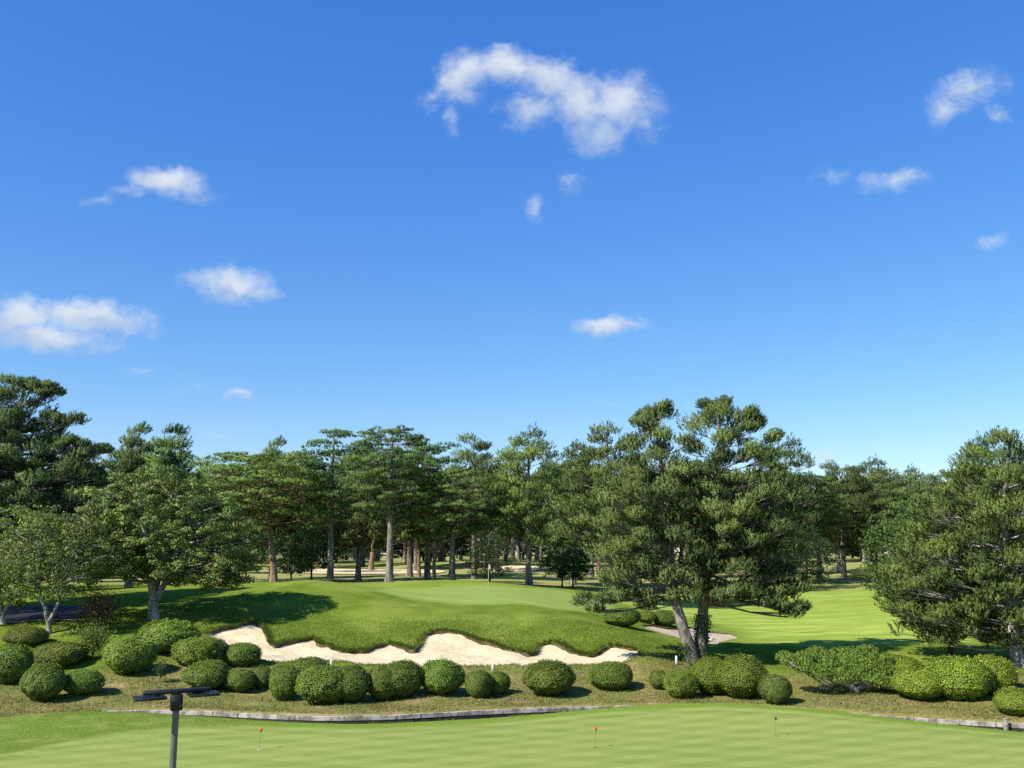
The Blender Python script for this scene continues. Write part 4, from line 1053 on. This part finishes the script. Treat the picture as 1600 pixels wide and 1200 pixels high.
# ------------------------------------------------------------------ clipped shrubs
SH = []
def shrub_meshes():
    for seed in range(6):
        rng = np.random.default_rng(100 + seed); g = Geo()
        ph = rng.uniform(0, 6.28, 8); am = rng.uniform(.5, 1, 8)
        def radf(d):
            x, y, z = d[:, 0], d[:, 1], d[:, 2]
            return 1 + .055 * am[0] * np.sin(3 * x + ph[0]) + .050 * am[1] * np.sin(3.5 * y + ph[1]) + .03 * am[2] * np.sin(5 * z + ph[2]) + .022 * np.sin(7 * x + 6 * y + ph[3]) + .018 * np.sin(11 * y - 9 * z + ph[4])
        def shape(d):
            s = np.sign(d) * np.abs(d) ** .86; r = radf(d)[:, None]
            p = s * r * .5; p[:, :2] *= 1 - .34 * np.clip(-d[:, 2:], 0, 1) ** 1.4
            p[:, 2] = np.where(p[:, 2] < 0, p[:, 2] * .92, p[:, 2]) + .47
            return p
        nu, nv = 28, 16
        U, Vv = np.meshgrid(np.arange(nu) * 2 * pi / nu, np.linspace(0, pi, nv)); d = np.stack([np.sin(Vv) * np.cos(U), np.sin(Vv) * np.sin(U), np.cos(Vv)], 2).reshape(-1, 3)
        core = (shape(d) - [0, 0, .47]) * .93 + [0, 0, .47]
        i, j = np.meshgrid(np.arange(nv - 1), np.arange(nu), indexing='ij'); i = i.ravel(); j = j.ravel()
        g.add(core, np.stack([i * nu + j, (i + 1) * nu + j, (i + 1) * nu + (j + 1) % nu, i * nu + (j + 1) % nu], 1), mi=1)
        N = 20000; d = unit(rng.normal(0, 1, (N, 3))); d = d[rng.uniform(0, 1, N) < np.clip(1.0 + d[:, 2] * 1.3 + .25, .35, 1)]; N = len(d); P = shape(d); c = np.array([0, 0, .47])  # fewer leaves underneath, so the dark core shows as underside shade
        P = c + (P - c) * (rng.uniform(.915, 1.02, (N, 1)) - .03 * (d[:, 2:] < -.2)); 
        cl = .5 + .5 * np.sin(9 * d[:, 0] + ph[5]) * np.sin(8 * d[:, 1] + ph[6]) * np.sin(9 * d[:, 2] + ph[7])
        leaves(g, P, d + np.array([0, 0, .25]), rng, .031, .020, rv=.25 + .45 * cl, jit=.34)
        # stray shoots on top
        M = 80; d = unit(rng.normal(0, 1, (M, 3)) + [0, 0, 1.2]); P = shape(d)
        for q in range(3): leaves(g, P + d * (.012 + .016 * q), rng.normal(0, 1, (M, 3)), rng, .042, .020, rv=np.full(M, .9), jit=.8)
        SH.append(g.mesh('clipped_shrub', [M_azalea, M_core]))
shrub_meshes()
G_ = (1.22, 1.12, .85, 1); BR = (1.3, .98, .95, 1); YG = (1.75, 1.45, .85, 1); DK = (1.0, .98, .8, 1); LM = (1.45, 1.28, .85, 1); OL = (1.12, .92, .95, 1)
shrubs = [  # x0, x1, ytop, ybottom, colour, label
    (-4, 56, 975, 1016, BR, 'olive brown clipped shrub behind the left group, under the edge tree'),
    (32, 115, 1001, 1050, BR, 'wide brownish flat-domed shrub behind two green ones at far left'),
    (-32, 33, 1004, 1076, G_, 'green round shrub cut by the left edge'),
    (20, 84, 1035, 1103, G_, 'tall rounded green shrub, front one at far left'),
    (85, 146, 1042, 1094, G_, 'small round green shrub right of the tall front one at far left'),
    (147, 226, 989, 1062, LM, 'large green dome left of the three saplings'),
    (207, 294, 964, 1030, LM, 'highest green dome directly below the cherry trunk'),
    (256, 341, 992, 1050, LM, 'wide green dome between the highest dome and the bunker end'),
    (339, 397, 1002, 1048, G_, 'green dome touching the left end of the sand bunker'),
    (277, 349, 1030, 1085, G_, 'green dome in front of the wide dome, right of the lamp post'),
    (344, 392, 1041, 1087, G_, 'small round shrub in the gap before the brownish small one'),
    (390, 421, 1037, 1082, OL, 'smallest brownish shrub left of the long clipped row'),
    (438, 507, 1024, 1075, G_, 'broad green dome behind the left end of the long clipped row'),
    (416, 464, 1035, 1101, G_, 'upright green shrub at the left end of the long clipped row'),
    (457, 546, 1037, 1108, G_, 'largest front shrub of the long clipped row below the white T marker'),
    (515, 574, 1037, 1105, DK, 'green shrub merging with the right side of the largest front one'),
    (571, 617, 1035, 1102, G_, 'narrow green shrub left half of the merged middle pair'),
    (589, 654, 1027, 1099, DK, 'rounder shrub right half of the merged middle pair'),
    (653, 720, 1026, 1094, G_, 'round green shrub below the tall sand face of the bunker'),
    (726, 767, 1045, 1096, G_, 'left of two small joined shrubs below the middle white stake'),
    (758, 797, 1047, 1092, G_, 'right of two small joined shrubs below the middle white stake'),
    (820, 898, 1030, 1096, G_, 'lone large dome standing below the right half of the bunker'),
    (925, 990, 1029, 1086, G_, 'lone dome below the right tip of the bunker'),
    (922, 949, 1046, 1078, YG, 'little bright yellow-green shrub against the lone dome by the bunker tip'),
    (1018, 1046, 1044, 1082, OL, 'small dull shrub left of the shrubs under the twin-trunked pine'),
    (1040, 1096, 1044, 1097, LM, 'bright round shrub in front of the twin trunks'),
    (1084, 1147, 1024, 1092, LM, 'green dome right beside the twin trunks'),
    (1128, 1208, 1022, 1099, LM, 'big dark-flanked dome right of the twin trunks'),
    (1196, 1241, 1049, 1107, OL, 'brownish upright egg-shaped shrub at the putting green edge'),
    (1370, 1455, 1019, 1078, YG, 'bright dome behind the creeping pine'),
    (1415, 1493, 1040, 1102, YG, 'bright dome in front, at the right end of the creeping pine'),
    (1478, 1566, 1022, 1104, YG, 'large bright shrub left lobe near the right edge'),
    (1535, 1600, 1021, 1092, YG, 'bright shrub behind the large one in the pine shade at right'),
    (1572, 1634, 1073, 1126, YG, 'bright round shrub cut by the right edge'),
    (946, 1003, 946, 984, DK, 'dark clipped shrub on the slope left of the pinkish bunker'),
    (998, 1026, 951, 978, LM, 'small bright shrub between two dark ones above the pinkish bunker'),
    (1021, 1063, 950, 983, DK, 'dark clipped shrub above the middle of the pinkish bunker')]
for i, (x0, x1, yt, yb, col, label) in enumerate(shrubs):
    cx = (x0 + x1) / 2; p = hit(cx, yb - 3); k = p[1] / FPX; w = (x1 - x0) * k; h = (yb - yt) * k
    p = hit(cx, yb - 3); pc = p + np.array([0, w * .42, 0]); z = gz(pc[0], pc[1])
    zb = min(z, p[2]) - .05; top = CAMH + slope_uv(cx, yt + 2)[1] * pc[1]; h = max(.4, top - zb)
    o = link('clipped_shrub', SH[i % 6]); o.location = (pc[0], pc[1], zb); o.scale = (w, w * .95, h); o.rotation_euler = (0, 0, i * 1.7 % 6.28); o.scale = (w, w, h); o.color = col
    tag(o, label, 'shrub', 'clipped round azalea shrubs')

def loose_plants():
    rng = np.random.default_rng(8)
    for px, py, h, w, m, label, nm, lf in ((222, 1052, 1.1, .8, M_darkleaf, 'thin leafy sapling right of the large left dome', 'sapling', 520), (249, 1066, .95, .7, M_darkleaf, 'thin leafy sapling left of the domes by the lamp post', 'sapling', 420),
                                   (153, 985, 2.2, 2.4, M_redleaf, 'loose bush with reddish leaves below the cherry tree', 'bush', 3800), (145, 1030, 1.7, 1.9, M_leaf, 'loose olive bush between the brown shrub and the large green dome', 'bush', 3200),
                                   (200, 1046, .8, .6, M_darkleaf, 'short leafy sapling nearest the large left dome', 'sapling', 300)):
        b = hit(px, py); g = Geo(); t_ = thing(nm, label, nm, b)
        ns = 3 if nm == 'sapling' else 9; s = Geo(); tips = []
        for i in range(ns):
            a = rng.uniform(0, 6.28); r = w * .3 * rng.uniform(.2, 1); e = np.array([cos(a) * r, sin(a) * r, h * rng.uniform(.7, .95)])
            tube(s, [(0, 0, -.05), e * [.3, .3, .5], e], [.02, .014, .006], 5); tips.append(e)
        s.build('stem', M_palebark, t_)
        P = []
        for _ in range(lf):
            e = tips[int(rng.integers(0, ns))]; f = rng.uniform(.35, 1.05); P.append(e * [f, f, f] + rng.normal(0, 1, 3) * [w * .17, w * .17, h * .11])
        P = np.array(P); P[:, 2] = np.maximum(P[:, 2], .05)
        leaves(g, P, np.tile([0, 0, 1.], (len(P), 1)), rng, .095, .055, jit=.9); g.build('foliage', m, t_)
loose_plants()

# creeping pine
def creeping_pine():
    rng = np.random.default_rng(14)
    b = hit(1345, 1085); k = b[1] / FPX
    X = lambda px: (px - 1345) * k; Z = lambda py: (1085 - py) * k
    t_ = thing('creeping_pine', 'low creeping pine with gnarled bare branches spreading between the clipped shrubs', 'pine tree', b)
    s = Geo(); g = Geo()
    tube(s, smooth_path([(0, .4, -.1), (X(1340), .3, .35), (X(1300), .2, .55), (X(1260), 0, .95), (X(1240), 0, 1.3)], 12, .03, rng), np.linspace(.13, .03, 12), 7, rng)
    tube(s, smooth_path([(0, .4, .2), (X(1370), .1, .42), (X(1410), -.1, .3), (X(1460), -.2, .25), (X(1480), -.2, .35)], 12, .03, rng), np.linspace(.11, .025, 12), 7, rng)
    tube(s, smooth_path([(.1, .5, .1), (X(1365), .8, .9), (X(1385), 1.0, 1.4)], 9, .02, rng), np.linspace(.09, .025, 9), 7, rng)
    tube(s, smooth_path([(-.1, .4, .2), (X(1318), .9, .9), (X(1300), 1.1, 1.5)], 9, .02, rng), np.linspace(.08, .025, 9), 7, rng)
    pads = [(1246, 1036, .2, 13, 11), (1240, 1030, .5, 12, 10), (1262, 1044, 0, 15, 12), (1275, 1030, .6, 17, 11), (1285, 1052, -.1, 20, 13), (1305, 1037, .5, 19, 13), (1298, 1022, 1.1, 16, 9), (1320, 1060, -.2, 22, 13),
            (1332, 1040, .3, 18, 12), (1345, 1053, 0, 20, 13), (1352, 1026, .9, 20, 12), (1367, 1040, .3, 18, 13), (1375, 1022, 1.0, 19, 11), (1385, 1048, .1, 16, 12), (1395, 1034, .6, 14, 11), (1362, 1062, -.4, 16, 9),
            (1372, 1066, -.4, 18, 11), (1392, 1070, -.4, 19, 12), (1412, 1075, -.5, 18, 12), (1430, 1082, -.5, 18, 10), (1452, 1086, -.5, 20, 9), (1475, 1080, -.3, 14, 9), (1405, 1060, -.2, 16, 11), (1335, 1022, 1.2, 16, 8)]
    for px, py, dy, rx, ry in pads:
        c = np.array([X(px), dy + .2, max(.25, Z(py) - .13 * dy - .10)]); rx *= k; ry *= k
        n = int(300 * rx * ry / .12)
        q = unit(rng.normal(0, 1, (n, 3))) * rng.uniform(.3, 1, (n, 1)) ** .5; q[:, 2] = np.where(q[:, 2] < 0, q[:, 2] * .6, q[:, 2])
        Cn = c + q * [rx, rx, ry]; D = unit(q * .7 + [0, 0, .9] + rng.normal(0, .25, (n, 3)))
        tufts(g, Cn, D, rng, 12, .085, .017, .10, rv=np.clip(rng.normal(.62, .2, n), 0, 1))
        tube(s, [(X(1345) + (c[0]) * .5, .3, .35), (c + [0, 0, -.1]) * [.85, 1, .9], c], [.035, .025, .01], 5)
    s.build('trunk', M_palebark, t_, True); cr = g.build('crown', M_redneedle, t_); cr.color = (1.5, 1.4, .9, 1)
creeping_pine()

# ------------------------------------------------------------------ grass blades near bunker lips and on the bank
def blades(name, label, P, rng, h, w, m, lean=.5, nb=1, dz=0, outw=None):
    N = len(P); z = ground(P[:, 0], P[:, 1]) + dz
    b = np.column_stack([P, z]); a = rng.uniform(0, 2 * pi, N); hh = h * rng.uniform(.5, 1.2, N)
    le = rng.normal(0, lean, (N, 2)) * hh[:, None]
    if outw is not None: le += outw * hh[:, None]
    tip = b + np.column_stack([le, hh]); sd = np.column_stack([np.cos(a), np.sin(a), np.zeros(N)]) * w * .5
    V = np.stack([b - sd, b + sd, tip], 1).reshape(-1, 3); g = Geo(); g.add(V, np.arange(len(V)).reshape(-1, 3), np.repeat(rng.uniform(0, 1, N), 3))
    return tag(g.build(name, m), label, None, None, 'stuff')
def grass():
    rng = np.random.default_rng(4)
    # fringe hanging over the back lip
    sel = np.where(B1t < len(top_px) - 1)[0]; c = B1.mean(0)
    nrm = np.stack([np.gradient(B1[:, 1]), -np.gradient(B1[:, 0])], 1); nrm /= np.linalg.norm(nrm, axis=1)[:, None] + 1e-9
    tst = inpoly(B1 + nrm * .12, B1); nrm[~tst] *= -1          # towards the sand
    N = 16000; i = sel[rng.integers(0, len(sel), N)]
    P = B1[i] - nrm[i] * np.abs(rng.normal(0, .16, N))[:, None] + rng.normal(0, .06, (N, 2))
    ok = ~inpoly(P, B1) | (dist_poly(P, B1) < .03); P = P[ok]; o = nrm[i][ok]
    blades('lip_grass', 'ragged grass fringe hanging over the upper bunker lip', P, rng, .17, .03, M_blade, .4, outw=o * .9, dz=-.01)
    i2 = np.where(B1t > len(top_px) - 1)[0]; N = 5000; i = i2[rng.integers(0, len(i2), N)]
    P = B1[i] - nrm[i] * np.abs(rng.normal(0, .14, N))[:, None] + rng.normal(0, .06, (N, 2))
    blades('edge_grass', 'short dry grass along the lower bunker edge', P, rng, .09, .03, M_dryblade, .5)
    # long rough on the mound face
    N = 150000; P = np.column_stack([rng.uniform(-26, 14, N), 49 + 22 * rng.uniform(0, 1, N) ** 1.6])
    d = dist_poly(P, B1); keep = ~inpoly(P, B1) & ~inpoly(P, G1) & ~inpoly(P, B2) & (P[:, 1] > kerbY(P[:, 0]) + 9) & (rng.uniform(0, 1, N) < np.clip(1.5 - d / 3.2, .0, 1))
    P = P[keep]; blades('rough_grass', 'long green rough grass on the mounds above the bunker', P, rng, .10, .028, M_blade, .6)
    # bank
    N = 120000; x = rng.uniform(-28, 30, N); P = np.column_stack([x, kerbY(x) + .22 + 9.5 * rng.uniform(0, 1, N)])
    keep = ~inpoly(P, B1) & (np.sin(P[:, 0] * 1.9 + np.sin(P[:, 1] * 2.3)) + np.sin(P[:, 1] * 2.9 + P[:, 0]) + rng.normal(0, .8, N) > -.4); P = P[keep]; h = len(P) // 2
    blades('bank_grass', 'yellowish dry grass on the bank between kerb and bunker', P[:h], rng, .085, .028, M_dryblade, .7)
    blades('bank_grass', 'green grass tufts on the bank between kerb and bunker', P[h:], rng, .085, .028, M_blade, .7)
    # fallen needles and dead leaves
    N = 26000; x = rng.uniform(-28, 30, N); P = np.column_stack([x, kerbY(x) + .25 + 9 * rng.uniform(0, 1, N) ** 1.3]); P = P[~inpoly(P, B1)]
    P = P[np.sin(P[:, 0] * .9 + 2 * np.sin(P[:, 1] * .8)) + rng.normal(0, .6, len(P)) > .35]; g = Geo(); z = ground(P[:, 0], P[:, 1]) + .035
    leaves(g, np.column_stack([P, z]), np.tile([0, 0, 1.], (len(P), 1)), rng, .10, .05, jit=.35)
    tag(g.build('leaf_litter', M_redleaf), 'scattered brown dead leaves and needles on the bank under the shrubs', None, None, 'stuff')
    # weeds in the channel and along the kerb
    N = 5000; x = rng.uniform(-20, 22, N); x = x[np.sin(x * 1.1) + np.sin(x * 2.7 + 1) + rng.normal(0, .5, len(x)) > .5]
    P = np.column_stack([x, geY(x) + rng.uniform(-.06, .05, len(x))]); g = blades('edge_grass', 'grass tufts hanging over the putting green edge', P, rng, .08, .022, M_blade, .5)
    me = g.data; co = np.empty(len(me.vertices) * 3, np.float32); me.vertices.foreach_get('co', co); co = co.reshape(-1, 3)
    gx = np.repeat(P[:, 0], 3); gy = np.repeat(P[:, 1], 3); co[:, 2] += (pgz(gx, gy) - ground(gx, gy) - .02).astype(np.float32); me.vertices.foreach_set('co', co.ravel()); me.update()
grass()

# ------------------------------------------------------------------ small things
def lamp_post():
    Y = 11.0; u, s = slope_uv(276, 1092); x = u * Y; zt = CAMH + s * Y
    t_ = thing('lamp_post', 'charcoal lamp post with two flat lamp panels on top in the left foreground', 'lamp post', (x, Y, 0))
    yaw = R(27)
    g = Geo(); tube(g, [(0, 0, 0), (0, 0, 1.5), (0, 0, 3), (0, 0, zt - .10)], .036, 20, cap=False); p = g.build('pole', M_pole, t_, True)
    g = Geo(); tube(g, [(0, 0, -.01), (0, 0, .02)], .12, 20); g.build('base_plate', M_pole, t_)
    g = Geo(); box(g, (0, 0, zt - .035), (.118, .118, .17), yaw, bev=.006); cl = g.build('bracket', M_lamp, t_)
    g = Geo()
    for dx, dz in ((-.03, .03), (.03, -.03)): tube(g, [(dx * cos(yaw) + .060 * sin(yaw), dx * sin(yaw) - .060 * cos(yaw), zt - .035 + dz), (dx * cos(yaw) + .066 * sin(yaw), dx * sin(yaw) - .066 * cos(yaw), zt - .035 + dz)], .006, 8)
    g.build('bolt', M_pole, cl)
    g = Geo(); box(g, (0, 0, zt + .082), (.70, .085, .045), yaw, bev=.005); g.build('crossbar', M_lamp, t_)
    for sx, sy in ((-1, -.02), (1, .02)):
        cx = sx * .285 * cos(yaw) - sy * sin(yaw); cy = sx * .285 * sin(yaw) + sy * cos(yaw)
        g = Geo(); box(g, (cx, cy, zt + .032), (.33, .27, .026), yaw, bev=.004); pn = g.build('lamp_panel', M_lamp, t_)
        g = Geo(); box(g, (cx, cy, zt + .017), (.28, .22, .003), yaw); g.build('lens', M_lens, pn)
        g = Geo(); box(g, (cx * .8, cy * .8, zt + .053), (.10, .06, .014), yaw); g.build('mount', M_lamp, pn)
lamp_post()

def practice_pin(px, py, toppy, m, label, cup):
    u, s = slope_uv(px, py); Y = -(CAMH) / s; x = u * Y; z = float(pgz(np.array([x]), np.array([Y]))[0]); Y = (z - CAMH) / s; x = u * Y
    H = (py - toppy) * Y / FPX / cos(.19)
    t_ = thing('practice_pin', label, 'golf pin', (x, Y, z), 0, 'putting green pins')
    g = Geo(); tube(g, [(0, 0, -.08), (.01, 0, H * .5), (.03, 0, H)], .006, 8); g.build('rod', M_rod, t_)
    g = Geo(); zc = H - .085; kk = .78 if m is M_black else 1; pr = [(a * kk * .9, b * kk * .95) for a, b in ((.0, -.07), (.028, -.062), (.044, -.025), (.046, .025), (.036, .055), (.016, .07), (0, .075))]
    tube(g, [(.03, 0, zc + b) for a, b in pr], [max(a, .004) for a, b in pr], 14); g.build('marker', m, t_, True)
    g = Geo(); a = np.arange(20) * 2 * pi / 20; r1, r2 = .056, .042
    V = np.concatenate([np.column_stack([np.cos(a) * r, np.sin(a) * r, np.full(20, hz)]) for r, hz in ((r1, .004), (r1, .010), (r2, .010), (r2, -.08))]); i = np.arange(20)
    for q in range(3): g.add(V, np.stack([q * 20 + i, q * 20 + (i + 1) % 20, (q + 1) * 20 + (i + 1) % 20, (q + 1) * 20 + i], 1))
    g.build('cup', cup, t_)
practice_pin(405, 1171, 1140, M_red, 'thin practice pin with red marker on the left of the putting green', M_white)
practice_pin(930, 1168, 1138, M_red, 'thin practice pin with red marker in the middle of the putting green', M_rod)
practice_pin(1212, 1150, 1122, M_black, 'thin practice pin with black marker on the right of the putting green', M_rod)

def golf_pin():
    b = hit(763, 924.5); k = b[1] / FPX; H = 42 * k
    t_ = thing('golf_flagstick', 'tall golf flagstick with pale flag standing in the raised green', 'flagstick', b)
    g = Geo(); tube(g, [(0, 0, -.05), (0, 0, H * .45)], .015, 8, cap=False); g.build('lower_pole', M_yellow, t_)
    g = Geo(); tube(g, [(0, 0, H * .45), (.03, 0, H)], .012, 8); g.build('pole', M_white, t_)
    g = Geo(); nx, nz = 8, 5; V = []
    for i in range(nx):
        for j in range(nz):
            f = i / (nx - 1); V.append((.03 + .16 * f, .05 * sin(f * 7 + j * .5), H - .02 - .09 * j - .30 * f * f))
    V = np.array(V); F = [(i * nz + j, (i + 1) * nz + j, (i + 1) * nz + j + 1, i * nz + j + 1) for i in range(nx - 1) for j in range(nz - 1)]
    g.add(V, F); g.add(V + [0, .004, 0], F); g.build('flag', M_yellow, t_, True)
golf_pin()

def stake(px, py, top, label, tee=False):
    b = hit(px, py); k = b[1] / FPX; h = (py - top) * k
    t_ = thing('marker_stake', label, 'stake', b, 0, 'white marker stakes')
    g = Geo(); box(g, (0, 0, h / 2 - .03), (.085, .085, h + .06), .3, bev=.008); g.build('post', M_white, t_)
    g = Geo(); box(g, (0, 0, h + .008), (.095, .095, .014), .3, bev=.004); g.build('cap', M_white, t_)
    if tee:
        g = Geo(); box(g, (-.15, 0, h + .03), (.34, .05, .03), .1, bev=.005); g.build('arm', M_white, t_)
stake(517, 1045, 1032, 'white marker stake with a side arm above the largest front shrub', True)
stake(770, 1047, 1038, 'white marker stake above the two small joined shrubs')
stake(1057, 1038, 1026, 'white marker stake on the grass left of the twin trunks')

def post():
    x = slope_uv(1558, 1130)[0] * 36.6; y = float(kerbY(x)) - .16
    t_ = thing('wooden_post', 'short weathered wooden post against the kerb at right', 'post', (x, y, -.42))
    g = Geo(); box(g, (0, 0, .28), (.13, .13, .60), .1, bev=.012); g.build('post', M_wood, t_)
    g = Geo(); box(g, (0, 0, .59), (.15, .15, .03), .1, bev=.008); g.build('cap', M_wood, t_)
post()

def stones():
    rng = np.random.default_rng(2)
    for px, py, sz, label in ((1110, 1001, .16, 'small pale stone by the right trunk of the twin-trunked pine'), (1237, 1042, .17, 'small white stone at the left tip of the creeping pine')):
        b = hit(px, py); me_ = Geo(); nu, nv = 14, 9
        U, V_ = np.meshgrid(np.arange(nu) * 2 * pi / nu, np.linspace(0, pi, nv)); d = np.stack([np.sin(V_) * np.cos(U), np.sin(V_) * np.sin(U), np.cos(V_)], 2).reshape(-1, 3)
        r = 1 + .15 * np.sin(3 * d[:, 0] + 1) + .12 * np.sin(4 * d[:, 1] + 2)
        i, j = np.meshgrid(np.arange(nv - 1), np.arange(nu), indexing='ij'); i = i.ravel(); j = j.ravel()
        me_.add(d * r[:, None] * [sz, sz * .8, sz * .5], np.stack([i * nu + j, (i + 1) * nu + j, (i + 1) * nu + (j + 1) % nu, i * nu + (j + 1) % nu], 1))
        o = me_.build('stone', M_rock, None, True); o.location = b + [0, 0, .04]; tag(o, label, 'stone')
stones()
